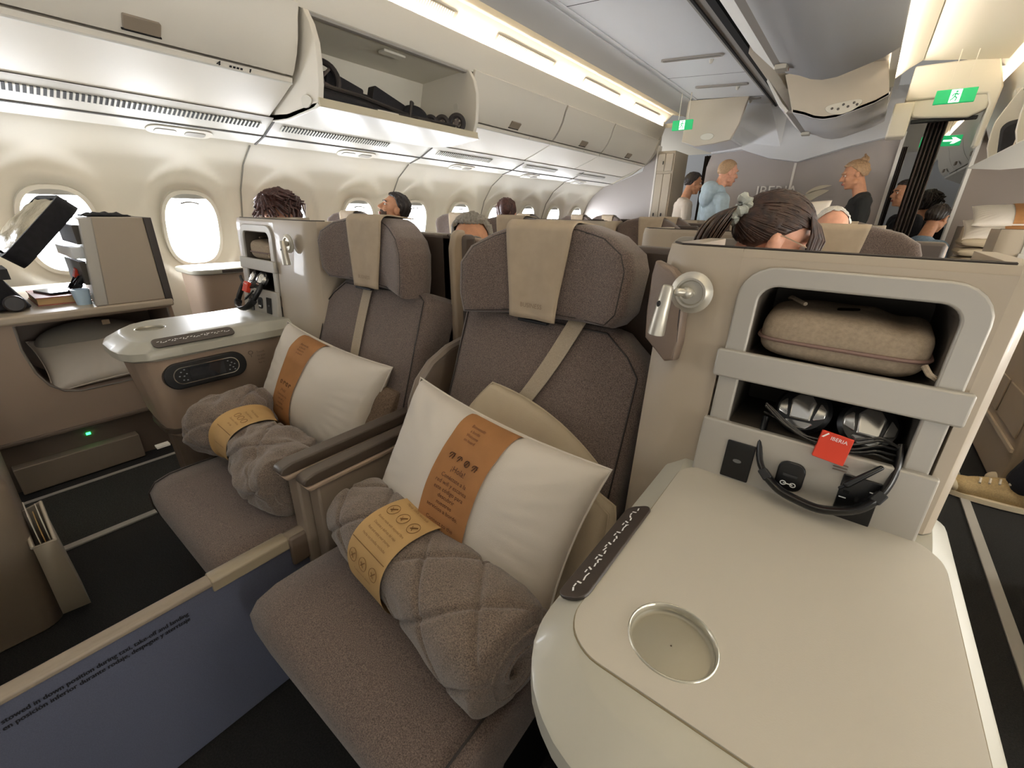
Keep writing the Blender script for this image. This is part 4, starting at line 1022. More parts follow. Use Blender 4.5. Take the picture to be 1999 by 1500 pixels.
t = thing('mattress_pad', 'folded cream mattress pad tucked behind the foreground white pillow', 'bedding', (-.49, .63, .6))
for k_, (c, u, v, a, b, tt) in enumerate((((-.485, .628, .535), (.52, -.05, -.11), (.07, .42, .9), .205, .125, .024), ((-.480, .652, .530), (.52, -.05, -.05), (.05, .40, .9), .215, .115, .022), ((-.50, .668, .605), (.5, -.02, -.18), (.13, .38, .9), .16, .13, .024))):
    pillow('layer', '', '', c, u, v, a, b, tt, CREAMQ, par=t, conc=-.14, wr=.007, seed=11 + k_, pw=.2)
t = thing('quilt', 'folded brown quilt showing beside the far white pillow', 'bedding', (-1.06, .70, .58))
for k_, (c, a) in enumerate((((-1.03, .672, .60), .075), ((-1.035, .655, .565), .07))):
    pillow('fold', '', '', c, (.5, .12, -.1), (.03, .4, .9), a, .07, .028, mat('quilt_brown', '#6f5d4c', .95, vary=(300, .3), bump=(500, .5)), par=t, conc=0, wr=.006, seed=21 + k_, pw=.22)

def roll(name, label, A, B, ry, rz, prof, mt, seed, crease, group, band, bandmat, quilt=.15, so=.0065):
    A = V(A); B = V(B); ax = (B - A); L = ax.length; ax.normalize(); up = V((0, 0, 1)); up = (up - ax * up.dot(ax)).normalized(); sd = up.cross(ax)
    def R(u, ph, off=0, raw=False):
        k = interp(prof, u); s = u * L
        cy, sy = math.cos(ph), math.sin(ph)
        e = 2.4; rr = (abs(cy) ** e + abs(sy) ** e) ** (-1 / e)
        r1 = ry * k * rr; r2 = rz * k * rr
        d = 0
        if not raw:
            w = ph * (ry + rz) * .5
            for sg in (1, -1):
                q = (s + sg * w) / quilt; q = (q - round(q)) * quilt; d -= .007 * math.exp(-(q / .006) ** 2)
            d += crease * noise.noise(V((s * 11, cy * 1.6 + seed, sy * 1.6))) + crease * .5 * noise.noise(V((s * 26, cy * 3 + seed, sy * 3)))
        if not raw: d *= lerp(1, .15, sm(min((u - band[0] + .03) / .04, (band[1] + .03 - u) / .04)))
        lip = .02 * max(0, noise.noise(V((s * 4, seed, 0)))) if not raw else 0
        return A + ax * s + sd * cy * (r1 + d + off) + up * sy * (r2 + d + off) + up * (interp(BEND, u) if BEND else 0)
    BEND = None
    t = thing(name, label, 'blanket', (A + B) / 2 - V((0, 0, rz)), group)
    m = M(); nu, nv = 190, 110
    def F(p, q):
        ph = 2 * PI * q
        if p < .04 or p > .96:
            g = (1 - p / .04) if p < .04 else (p - .96) / .04
            base = R(.0 if p < .04 else 1.0, ph); cc = A if p < .04 else B
            g = sm(g); end = cc + (base - cc) * (1 - .97 * g) + ax * ((-1 if p < .04 else 1) * .016 * math.sin(g * PI))
            return end
        return R((p - .04) / .92, ph)
    m.grid(F, nu, nv, cv=True); m.build('roll', mt, t, ang=80)
    # open spiral edge at the end
    m = M(); m.tube([B + ax * .012 + (sd * math.cos(a) * ry + up * math.sin(a) * rz) * prof[-1][1] * (.80 - .055 * a) for a in [i * .25 for i in range(44)]], .005, 6); m.build('rolled_edge', mt, t)
    m = M(); u0, u1 = band
    def Bd(p, q):
        u = lerp(u0, u1, p); return R(u, 2 * PI * q, so, True)
    m.grid(Bd, 8, 64, cv=True); sv = m.build('paper_sleeve', bandmat, t, ang=80)
    return t, R, sv, (L, ry, rz)
BGp = 'rolled taupe blankets'
tb, R, sv, dim = roll('blanket_roll', 'rolled quilted taupe blanket with printed kraft sleeve on the foreground seat', (-.765, .435, .506), (-.262, .362, .512), .088, .080, [(0, .86), (.15, .98), (.3, .98), (.5, .94), (.7, 1.0), (.9, 1.08), (1, 1.02)], BLANK, 3, .0035, BGp, (.275, .515), KRAFTL)
L_, ry_, rz_ = dim
def onR(x, y): return R(.395 + x / L_, PI - .95 - y / .086, .0085, True)         # x along the roll, y upwards over the front
m = M()
for (x, y) in ((-.036, .055), (0, .055), (.036, .055), (-.036, -.05), (0, -.05), (.036, -.05)):
    m.tube([onR(x + .0125 * math.cos(a), y + .0125 * math.sin(a)) for a in [2 * PI * q / 18 for q in range(18)]], .0006, 4, closed=True)
    m.tube([onR(x - .005, y - .004), onR(x + .001, y + .002), onR(x + .006, y + .006)], .0012, 4); m.tube([onR(x - .006, y + .003), onR(x + .002, y - .006)], .0007, 4)
for s_, y, sz in (('Manta 100% reciclada', .082, .0085), ('Blanket made with recycled fibre', .028, .0066), ('Descansa y disfruta del viaje', .016, .0066), ('Rest and enjoy your journey', .004, .0066), ('Hecha con botellas recicladas', -.008, .0066), ('Cuidamos el planeta', -.075, .0072)):
    put_text(m, s_, sz, lambda x, yy: onR(x, y + yy), 'CENTER')
m.tube([onR(-.056, -.022), onR(-.02, -.022), onR(.02, -.022), onR(.056, -.022)], .0008, 4)
m.build('lettering', INKL, sv, smooth=False)
tb2, R2, sv2, dim2 = roll('blanket_roll', 'bunched taupe blanket pinched by a kraft sleeve on the far seat', (-1.46, .415, .545), (-.965, .395, .505), .100, .090, [(0, .70), (.06, 1.0), (.16, 1.22), (.26, 1.05), (.345, .76), (.50, .70), (.57, .80), (.7, .98), (.9, 1.04), (1, .96)], BLANK, 9, .019, BGp, (.325, .525), KRAFTL, .19, .007)
m = M(); m.grid(lambda u, v: (lerp(-1.13, -.955, u), .405 + .052 * math.cos(lerp(-.6, 3.9, v)) + .006 * math.sin(u * 5), .560 + .036 * math.sin(lerp(-.6, 3.9, v)) + .004 * math.sin(u * 7 + v * 4)), 12, 24); o = m.build('folded_edge', BLANK, tb2, ang=80); q_ = o.modifiers.new('thick', 'SOLIDIFY'); q_.thickness = .012
def onR2(x, y): return R2(.428 + x / dim2[0], PI - .95 - y / .066, .009, True)
m = M()
for s_, y, sz in (('Manta reciclada', .055, .0075), ('Recycled blanket', .043, .0065), ('Descansa y disfruta', .012, .0062), ('del viaje', .002, .0062), ('Cuidamos el planeta', -.05, .0062)): put_text(m, s_, sz, lambda x, yy: onR2(x, y + yy), 'CENTER')
m.tube([onR2(-.038, -.012), onR2(0, -.012), onR2(.038, -.012)], .0008, 4)
for x in (-.02, 0, .02): m.tube([onR2(x + .007 * math.cos(a), .028 + .007 * math.sin(a)) for a in [2 * PI * q / 12 for q in range(12)]], .0006, 4, closed=True)
m.build('lettering', INKL, sv2, smooth=False)

# ================================================================ things in the compartments
def kit(cx, cy, label):
    t = thing('amenity_pouch', label, 'pouch', (cx, cy, .957), 'canvas amenity pouches')
    def sq(a, p): return math.copysign(abs(a) ** p, a)
    def F(u, v, k=1.0):
        th = PI * (u - .5) * .998; ph = 2 * PI * v
        x = .096 * sq(math.cos(th), .35) * sq(math.cos(ph), .35); y = .062 * sq(math.cos(th), .35) * sq(math.sin(ph), .42); z = .037 * sq(math.sin(th), .62)
        z += .004 * noise.noise(V((x * 22, y * 22, cx * 9))) - .006 * math.exp(-((x - .055) / .02) ** 2) * (z > 0); z += .05 * y * (z > 0)
        return V((cx + x * k, cy + y * k, .995 + z))
    m = M(); m.grid(F, 26, 60, cv=True); b = m.build('body', KIT, t, ang=70)
    m = M(); zz = -.008; loop = [V((cx + .0975 * sq(math.cos(a), .35), cy + .0635 * sq(math.sin(a), .42), .995 + zz - .05 * math.copysign(1, 1) * 0)) for a in [2 * PI * i / 60 for i in range(60)]]
    m.tube(loop, .0028, 6, closed=True); z_ = m.build('zip', ZIP, b)
    m = M(); m.tube([V((cx + .088, cy - .066, .986)), V((cx + .094, cy - .072, .978)), V((cx + .105, cy - .060, .970))], .0035, 6); m.build('zip_pull', KIT, b)
    m = M(); m.tube([V((cx - .075, cy + .03, 1.034)), V((cx - .07, cy + .0, 1.04)), V((cx - .05, cy - .03, 1.037))], .003, 6); m.build('loop', KIT, b)
    return t
kit(.012, .762, 'tan canvas zip pouch in the foreground storage unit')
kit(-1.782, .812, 'tan canvas zip pouch in the storage unit behind the remote-control console')

def headphones(off, label):
    off = V(off)
    t = thing('headphones', label, 'headphones', V((.035, .69, .851)) + off, 'black and silver headphones with red tags')
    Q = lambda *p: V(p) + off
    band_ = [Q(-.046, .700, .868), Q(-.044, .680, .838), Q(-.034, .660, .808), Q(-.008, .645, .789), Q(.020, .638, .784), Q(.050, .636, .784), (Q(.084, .645, .796)), Q(.103, .660, .820), Q(.110, .680, .850), Q(.108, .700, .876)]
    sp = []
    for i in range(len(band_) - 1):
        p0 = band_[max(i - 1, 0)]; p1 = band_[i]; p2 = band_[i + 1]; p3 = band_[min(i + 2, len(band_) - 1)]
        for k in range(5):
            s = k / 5; sp.append(.5 * ((2 * p1) + (p2 - p0) * s + (2 * p0 - 5 * p1 + 4 * p2 - p3) * s * s + (3 * p1 - p0 - 3 * p2 + p3) * s ** 3))
    sp.append(band_[-1])
    m = M(); n = len(sp); cc = Q(.034, .67, .84)
    loops = []
    for i, p in enumerate(sp):
        tg = (sp[min(i + 1, n - 1)] - sp[max(i - 1, 0)]).normalized(); o = (p - cc); o = (o - tg * o.dot(tg)).normalized(); w = tg.cross(o)
        th, wd = (.006, .0135) if 12 < i < 34 else (.0045, .010)
        loops.append([p + o * (th * math.cos(a)) + w * (wd * math.sin(a)) for a in [2 * PI * q / 12 for q in range(12)]])
    m.stack(loops); m.build('headband', BLACKP, t)
    for i in (12, 34):
        m = M(); p = sp[i]; tg = (sp[i + 1] - sp[i - 1]).normalized(); o = (p - cc); o = (o - tg * o.dot(tg)).normalized(); w = tg.cross(o)
        m.stack([[p + tg * s + o * a * .006 + w * b * .0125 for a, b in ((-1, -1), (1, -1), (1, 1), (-1, 1))] for s in (-.008, .008)])
        m.build('slider', BLACKM, t, bevel=.002)
    for x, sg in ((-.004, -1), (.072, 1)):
        c = Q(x, .722, .884)
        m = M(); m.lathe([(.001, -.016), (.030, -.016), (.036, -.008), (.036, .004), (.031, .010), (.001, .012)], c, (.15 * sg, -.85, .5), 28); e_ = m.build('ear_cup', BLACKP, t)
        axv = V((.15 * sg, -.85, .5)).normalized(); u_ = V((1, 0, 0)); u_ = (u_ - axv * u_.dot(axv)).normalized(); v_ = axv.cross(u_)
        f_ = Fr(c + axv * .010, u_, v_) if u_.cross(v_).dot(axv) > 0 else Fr(c + axv * .010, v_, u_)
        for pts in ([(-.013, -.016), (.013, -.016), (.016, .012), (.008, .022), (-.008, .022), (-.016, .012)], [(-.017, -.014), (-.022, .013), (-.030, .004), (-.029, -.008)], [(.017, -.014), (.022, .013), (.030, .004), (.029, -.008)], [(-.018, -.020), (.018, -.020), (.010, -.029), (-.010, -.029)]):
            m = M(); m.stack([[f_.p(a * k, b * k, -abs(a) * .10 - .004 * 0 + h) for a, b in pts] for h, k in ((-.004, 1), (.0035, 1), (.005, .9))]); m.build('silver_plate', mat('silver_gloss', '#c7c4bd', .22, .9), e_, bevel=.001)
    m = M(); rnd = random.Random(3)
    for k in range(5):
        dz = .003 * k; P = []
        for i in range(25):
            s = i / 24; x = lerp(-.050, .110, s); bulge = math.sin(s * PI)
            P.append(Q(x, .690 - .014 * bulge + .004 * math.sin(k + s * 5), .880 + dz * .8 - .022 * bulge + .008 * math.sin(s * 6 + k * .7) * (1 - bulge * .5) + (0 if s < .85 else -.02 * (s - .85) / .15)))
        m.tube(P, .0017, 6)
    m.tube([Q(.110, .69, .86), Q(.112, .676, .85), Q(.106, .672, .838)], .0017, 6)
    m.build('cable', BLACKP, t)
    m = M(); m.cap(Q(.094, .668, .852), .0032, Q(.066, .650, .824), .0045, 10); m.cap(Q(.066, .650, .824), .0022, Q(.060, .647, .818), .0022, 8); m.build('plug', BLACKP, t)
    c = Q(.040, .668, .862); f_ = Fr(c, (1, 0, -.10), (.0, .35, 1))
    m = M(); m.stack([[f_.p(x, y, h) for x, y in rrect(-.018, .018, -.019, .019, .001, 2)] for h in (-.010, .004)]); tg_ = m.build('paper_tag', REDT, t, bevel=.0015)
    m = M(); put_text(m, 'IBERIA', .0068, lambda x, y: f_.p(.003 + x, .0095 + y, .0055), 'CENTER')
    m.add([f_.p(a, b, .0055) for a, b in ((-.017, .010), (-.011, .0175), (-.0095, .0165), (-.0145, .010))], [(0, 1, 2, 3)]); m.build('lettering', WHITEI, tg_, smooth=False)
    return t
headphones((0, 0, 0), 'black and silver headphones with red tag in the foreground storage unit')
headphones((-1.845, .02, .002), 'black headphones with red tag sticking out of the storage unit by the remote control')

# ================================================================ window-side unit, left
t = thing('window_console', 'long tan window-side console with a pillow niche under its counter', 'console', (-2.9, .1, 0), 'window-side consoles')
m = M(); m.box(-3.40, -2.49, -.75, .625, .706, .738); m.build('worktop', mat('counter_beige', '#b9ab97', .4), t, bevel=.008)
fr = Fr((-2.52, 0, 0), (0, 1, 0), (0, 0, 1))
nic = dense([(.105, .695), (.100, .60), (.112, .50), (.135, .44), (.17, .405), (.22, .39), (.585, .39), (.60, .41), (.60, .695)], 5)
out = []
cx_ = .35; cz_ = .54
for x, y in nic:
    dx, dy = x - cx_, y - cz_; k = 1e9
    if dx > 0: k = min(k, (.62 - cx_) / dx)
    if dx < 0: k = min(k, (-.75 - cx_) / dx)
    if dy > 0: k = min(k, (.706 - cz_) / dy)
    if dy < 0: k = min(k, (.235 - cz_) / dy)
    out.append((cx_ + dx * k, cz_ + dy * k))
m = M(); ringplate(m, out, nic, fr, -.015, 0); m.prism([(-.75, .235), (-.75, .706), (.0, .706), (.0, .235)], 'x', -2.536, -2.5205); m.prism([(.02, .235), (.62, .235), (.62, .30), (-.7, .30), (-.7, .235)], 'x', -2.536, -2.5205); b_ = m.build('body', TAN, t, smooth=False)
m = M(); cup(m, nic, fr, -.01, -.36); m.build('niche', mat('niche_brown', '#85766a', .5), t)
m = M(); m.tube([fr.p(x, y, .002) for x, y in nic if not (y > .69 and .12 < x < .59)], .004, 6); m.build('niche_edge', mat('niche_trim', '#7d756c', .4), t)
m = M(); m.box(-2.535, -2.528, .36, .385, .655, .675); m.build('label_plate', mat('label_tan', '#8d7d68', .5), t)
m = M(); m.box(-2.60, -2.505, -.75, .62, .225, .24); m.build('ledge', TAND, t, bevel=.004)
m = M(); m.box(-3.35, -2.56, -.75, .60, 0, .225); m.build('base', mat('base_taupe', '#6f6256', .5), t)
m = M(); m.box(-2.56, -2.505, -.06, .35, .005, .125); m.build('kick_box', mat('kick_tan', '#8d7f6f', .5), t, bevel=.004)
m = M(); m.box(-2.56, -2.556, .185, .20, .17, .18); m.build('indicator_light', GREENLED, t, smooth=False)
t = thing('window_storage_unit', 'grey-beige storage unit standing at the end of the window-side counter', 'storage unit', (-2.7, .5, .738))
m = M(); m.stack([[(-2.505, y0, z), (-2.505, .60, z), (-2.93, .60, z), (-2.93, y0 + .06, z)] for y0, z in ((.385, .738), (.42, 1.088), (.43, 1.093))]); m.build('body', mat('unit_greige', '#a99b89', .42), t, bevel=.004)
m = M(); m.stack([[(-2.502, y0 - .03, z), (-2.502, y0 + .012, z), (-2.93, y0 + .055, z), (-2.93, y0 + .015, z)] for y0, z in ((.385, .738), (.42, 1.09))]); m.build('frame', SILVER, t, bevel=.005)
m = M(); m.stack([[(-2.500, .60, z), (-2.500, .628, z), (-2.93, .628, z), (-2.93, .60, z)] for z in (.725, 1.093)]); m.build('edge_strip', mat('strip_black', '#3a332f', .4), t, bevel=.002)
m = M(); m.box(-2.90, -2.56, .345, .40, .93, .975); m.build('shelf_lip', mat('lip_white', '#d9dbdc', .3), t, bevel=.004)
m = M(); m.box(-2.90, -2.58, .375, .395, .985, 1.06); m.box(-2.90, -2.58, .36, .38, .82, .915); m.build('recess', mat('recess_dark', '#4a443c', .6), t)
headphones((-2.735, -.315, .0), 'black headphones hanging out of the window-side storage unit')
t = thing('scarf', 'dark crumpled scarf lying on top of the window-side storage unit', 'scarf', (-2.7, .5, 1.093))
m = M()
def F(u, v):
    x = lerp(-2.62, -2.80, v); y = lerp(.435, .585, u); return (x, y, 1.094 + .022 * max(0, .35 + noise.noise(V((u * 6, v * 4, 2)))) * math.sin(PI * min(1, max(0, u))) ** .4 * math.sin(PI * v) ** .4)
m.grid(F, 20, 14); o = m.build('cloth', BLACKF, t); so = o.modifiers.new('thick', 'SOLIDIFY'); so.thickness = .004; so.offset = 1
t = thing('book', 'thick paperback with red cover on the window-side counter', 'book', (-2.8, .28, .738))
m = M(); m.box(-2.93, -2.675, .205, .372, .742, .768); m.build('pages', mat('pages', '#c9a877', .8), t)
m = M(); m.box(-2.935, -2.668, .202, .378, .768, .772); m.box(-2.935, -2.668, .202, .378, .738, .742); m.build('cover', mat('cover_red', '#9b5442', .5), t)
t = thing('phone', 'dark phone lying on the red paperback', 'phone', (-2.78, .25, .772))
fr = Fr((-2.80, .275, .7725), (1, .25, 0), (-.25, 1, 0)); m = M(); plate(m, rrect(-.08, .08, -.04, .04, .01), fr, 0, .009); b_ = m.build('body', BLACKP, t, bevel=.002)
m = M(); plate(m, rrect(-.076, .076, -.036, .036, .008), fr, .009, .0095); m.build('screen', mat('phone_screen', '#aab4bd', .1), b_)
t = thing('water_cup', 'small pale blue cup beside the paperback', 'cup', (-2.66, .40, .738))
m = M(); m.lathe([(.001, 0), (.024, 0), (.031, .065), (.029, .065), (.022, .004), (.001, .004)], (-2.60, .375 - .04, .738), (0, 0, 1), 24); m.build('cup', mat('cup_blue', '#b9d2e6', .25), t)
t = thing('rolling_bag', 'black rolling bag with its lid open, lined in crinkled plastic', 'bag', (-2.9, 0, .738))
m = M(); f_ = Fr((-2.9, -.05, .745), (1, 0, 0), (0, 1, 0)); m.stack([[f_.p(x, y, z) for x, y in rrect(-.30, .30, -.30, .235 - z * .45, .04)] for z in (0, .02, .16, .185)]); b_ = m.build('body', BLACKF, t, bevel=.008)
m = M(); m.box(-2.80, -2.62, .10, .155, .86, .90); m.tube([(-2.60, .05, .80), (-2.595, .10, .87), (-2.60, .02, .90)], .012, 8); m.build('strap', BLACKM, t)
m = M(); m.lathe([(.001, -.012), (.026, -.012), (.032, -.006), (.032, .006), (.026, .012), (.001, .012)], (-2.585, .135, .772), (1, 0, 0), 24); m.build('wheel', mat('wheel_grey', '#2d2a2b', .35), t)
fr = Fr((-2.92, .165, .935), (1, 0, 0), (0, .69, .72)); m = M()
o_ = rrect(-.30, .28, 0, .32, .05); m.stack([[fr.p(x, y, z) for x, y in (o_ if z < 0.01 else o_)] for z in (-.05, .0)], True, False); ringplate(m, inset(o_, -.004), inset(o_, .02), fr, -.058, .012); ld = m.build('lid', BLACKF, t, ang=40)
m = M()
def F(u, v):
    x = lerp(-.275, .255, u); y = lerp(.02, .30, v); return fr.p(x, y, .004 + .03 * math.sin(PI * u) ** .6 * math.sin(PI * v) ** .6 + .018 * noise.noise(V((x * 9, y * 14, 4))))
m.grid(F, 36, 26); m.build('lining', LINING, ld)
pn_, _, _ = pillow('pillow', 'grey-backed white pillow stowed in the niche of the window-side console', 'pillow', (-2.665, .36, .492), (0, 1, .03), (-.8, .0, .60), .225, .15, .062, PILLOW, seed=31)
m = M(); fr = Fr((-2.72, .34, .60), (0, 1, -.05), (-.5, 0, .6))
m.ell((-2.745, .34, .560), (.08, .19, .085)); m.build('grey_flap', PILLG, pn_)
# next window-side console and those beyond
def wconsole(off, label, mirror=False):
    t = thing('window_console', label, 'console', (-3.2, 1.2, 0), 'window-side consoles')
    m = M(); m.prism(rrect(-3.42, -3.06, .90, 1.55, [.05, .10, .02, .02]), 'z', .755, .785); m.build('worktop', TOPP, t, bevel=.008)
    m = M(); m.prism(rrect(-3.40, -3.085, .925, 1.55, [.04, .09, .02, .02]), 'z', .02, .755); m.build('body', TAN, t, bevel=.004)
    m = M(); m.lathe([(.001, .001), (.034, .001), (.04, .002), (.042, 0)], (-3.24, 1.06, .785), (0, 0, 1), 24); m.build('cup_recess', mat('cup_rim', '#bdb8a8', .25, .5), t)
    m = M(); m.box(-3.062, -3.056, 1.05, 1.28, .762, .780); m.build('control_strip', mat('strip_brown', '#3b332e', .35), t)
    return t
wc = wconsole((0, 0, 0), 'small pale window-side console behind the storage unit')
# literature pocket and end of the unit ahead
t = thing('footwell_console', 'dark tan console end with a literature pocket at the aisle', 'console', (-1.85, -.3, 0))
m = M(); m.stack([[(x, y, z) for x, y in rrect(-2.15, x1, -1.1, y1, [.02, .04, .05, .02])] for z, x1, y1 in ((.0, -1.58, -.070), (.12, -1.55, -.065), (.40, -1.46, -.055), (.52, -1.44, -.052), (.60, -1.47, -.07))]); m.build('body', mat('foot_tan', '#8b7d6d', .42), t, bevel=.008, ang=45)
fr = Fr((-1.515, -.052, .10), (-1, 0, 0), (.07, -.03, 1))
m = M()
m.stack([[(-1.66, -.07, .06), (-1.535, -.07, .06), (-1.525, -.012, .06), (-1.66, -.012, .06)], [(-1.62, -.062, .365), (-1.47, -.062, .330), (-1.47, -.022, .330), (-1.62, -.018, .375)]], True, False)
b_ = m.build('literature_pocket', mat('pocket_grey', '#8d8373', .45), t, ang=20); so = b_.modifiers.new('thick', 'SOLIDIFY'); so.thickness = .006
m = M(); m.tube([(-1.62, -.062, .367), (-1.47, -.062, .332), (-1.47, -.022, .332), (-1.62, -.018, .377)], .004, 6, closed=True); m.build('rim', mat('rim_light', '#b9ae9c', .35), b_)
mg = thing('magazine', 'folded leaflets standing in the literature pocket', 'leaflet', (-1.51, -.04, .2))
for k_, (dx, tp) in enumerate(((0, .40), (.012, .37), (-.01, .38))):
    m = M(); m.prism([(-.050 + k_ * .009, .24), (-.048 + k_ * .009, .24), (-.046 + k_ * .009, tp), (-.048 + k_ * .009, tp)], 'x', -1.605 + dx, -1.51 + dx * .5); m.build('leaflet', (PAPER, KRAFTL, PAPER)[k_], mg, smooth=False)
# ================================================================ rows beyond
ROW = [
    ('seat', 'R', (.475, 1.07, 0), 'seat with a linen headrest cover beside the bowed woman'),
    ('seat', 'L', (-.24, 1.00, 0), 'seat of the grey-haired passenger behind the spine panel'),
    ('seat', 'R', (-.02, 2.20, 0), 'centre seat in front of the bald older passenger, far-aisle half'),
    ('seat', 'L', (.02, 2.20, 0), 'centre seat directly behind the grey-haired passenger'),
    ('seat', 'R', (.42, 3.30, 0), 'centre seat three rows behind the divider, beside the far aisle'),
    ('seat', 'L', (-.24, 3.30, 0), 'centre seat three rows behind the divider, beside the window-side aisle'),
    ('seat', 'R', (-.02, 4.35, 0), 'rearmost centre seat under the bulkhead lettering'),
    ('seat', 'L', (.02, 4.35, 0), 'rearmost centre seat nearest the closet'),
    ('seat', 'L', (-1.68, 1.02, 0), 'window seat behind the woman with tousled brown hair'),
    ('seat', 'L', (-1.58, 1.98, 0), 'window seat of the bearded man looking up'),
    ('seat', 'L', (-1.66, 3.05, 0), 'window seat of the woman with pinned auburn hair'),
    ('seat', 'L', (-1.62, 4.10, 0), 'window seat, second from the lilac-grey bulkhead'),
    ('seat', 'L', (-1.66, 5.00, 0), 'window seat against the lilac-grey bulkhead'),
]
for kind, s, off, lab in ROW:
    dup(seatR if s == 'R' else seatL, off, lab, SG, skip=('shoulder_belt', 'lettering', 'seam', 'footrest_bar', 'cover_clip'))
SKS = ('socket_panel', 'reading_lamp', 'wing_pad')
SHG = 'beige storage units of the rows beyond'
for src, off, lab in (
    (shR, (-.40, .90, -.004), 'beige storage unit in the middle directly behind the bowed woman\'s row'),
    (shL, (.03, 2.02, -.004), 'beige storage unit at the window-side aisle, two rows behind the remote control'),
    (shR, (-.40, 3.10, -.004), 'middle storage unit behind the older bald passenger'),
    (shR, (-.02, 4.15, -.004), 'beige storage unit by the far aisle near the bulkhead'),
    (shL, (.03, 4.15, -.004), 'beige storage unit near the closet'),
    (shR, (.955, 3.55, 0), 'silver-framed storage unit across the far aisle holding a bag'),
    (shR, (.945, 4.95, 0), 'small silver-framed storage unit across the far aisle nearest the bulkhead'),
):
    dup(src, off, lab, SHG, skip=SKS)
dup(wc, (.05, 1.15, 0), 'pale window-side console beside the bearded man'); dup(wc, (0, 2.25, 0), 'pale window-side console beside the pinned-hair woman')
# consoles and seats across the far aisle
FA = 'consoles across the far aisle'
def fconsole(x, y0, y1, z, lab):
    t = thing('aisle_console', lab, 'console', (x + .2, (y0 + y1) / 2, 0), FA)
    m = M(); m.box(x, x + .55, y0, y1, .02, z); m.build('body', mat('aisle_tan', '#ab9a84', .45), t, bevel=.012)
    m = M(); m.box(x - .006, x + .56, y0 - .01, y1 + .01, z, z + .028); m.build('worktop', TOPP, t, bevel=.008)
    for k_ in range(2):
        m = M(); m.box(x - .008, x, lerp(y0, y1, .06 + .46 * k_), lerp(y0, y1, .48 + .46 * k_), z * .38, z * .62); m.build('door', mat('aisle_tan', '#ab9a84', .45), t, bevel=.006)
    m = M(); m.box(x - .010, x, y0 + .02, y1 - .02, z * .30, z * .325); m.build('trim_line', mat('aisle_trim', '#c8b9a2', .4), t)
    return t
fconsole(.76, 2.62, 3.45, .70, 'tan console across the far aisle behind the sneaker')
fconsole(.74, 1.15, 1.95, .50, 'low tan console end across the far aisle near the frame edge')
fconsole(.74, 4.55, 5.3, .78, 'tan console across the far aisle below the stacked pillows')
for c, lab, sd_ in (((.93, 5.35, 1.20), 'upper white pillow with kraft band across the far aisle', 41), ((.90, 5.30, 1.09), 'lower white pillow with kraft band across the far aisle', 43), ((-.46, 4.0, 1.12), 'white pillow with kraft band behind the older bald passenger', 45)):
    pp, S3, _ = pillow('pillow', lab, 'pillow', c, (1, 0, .03), (0, .5, .28) if c[0] > 0 else (0, .3, .9), .24, .15, .055, PILLOW, seed=sd_, conc=.05)
    sleeve(pp, S3, -.05, .45, KRAFT)
for c, lab, hgt in (((.90, 5.3, .80), 'stack of folded bedding under the far aisle pillows', .22),):
    t = thing('bedding_stack', lab, 'bedding', c)
    for k_ in range(3): pillow('layer', '', '', (c[0], c[1], c[2] + .04 + k_ * .075), (1, 0, 0), (0, 1, 0), .24, .18, .04, CREAMQ, par=t, conc=0, seed=50 + k_, pw=.2)

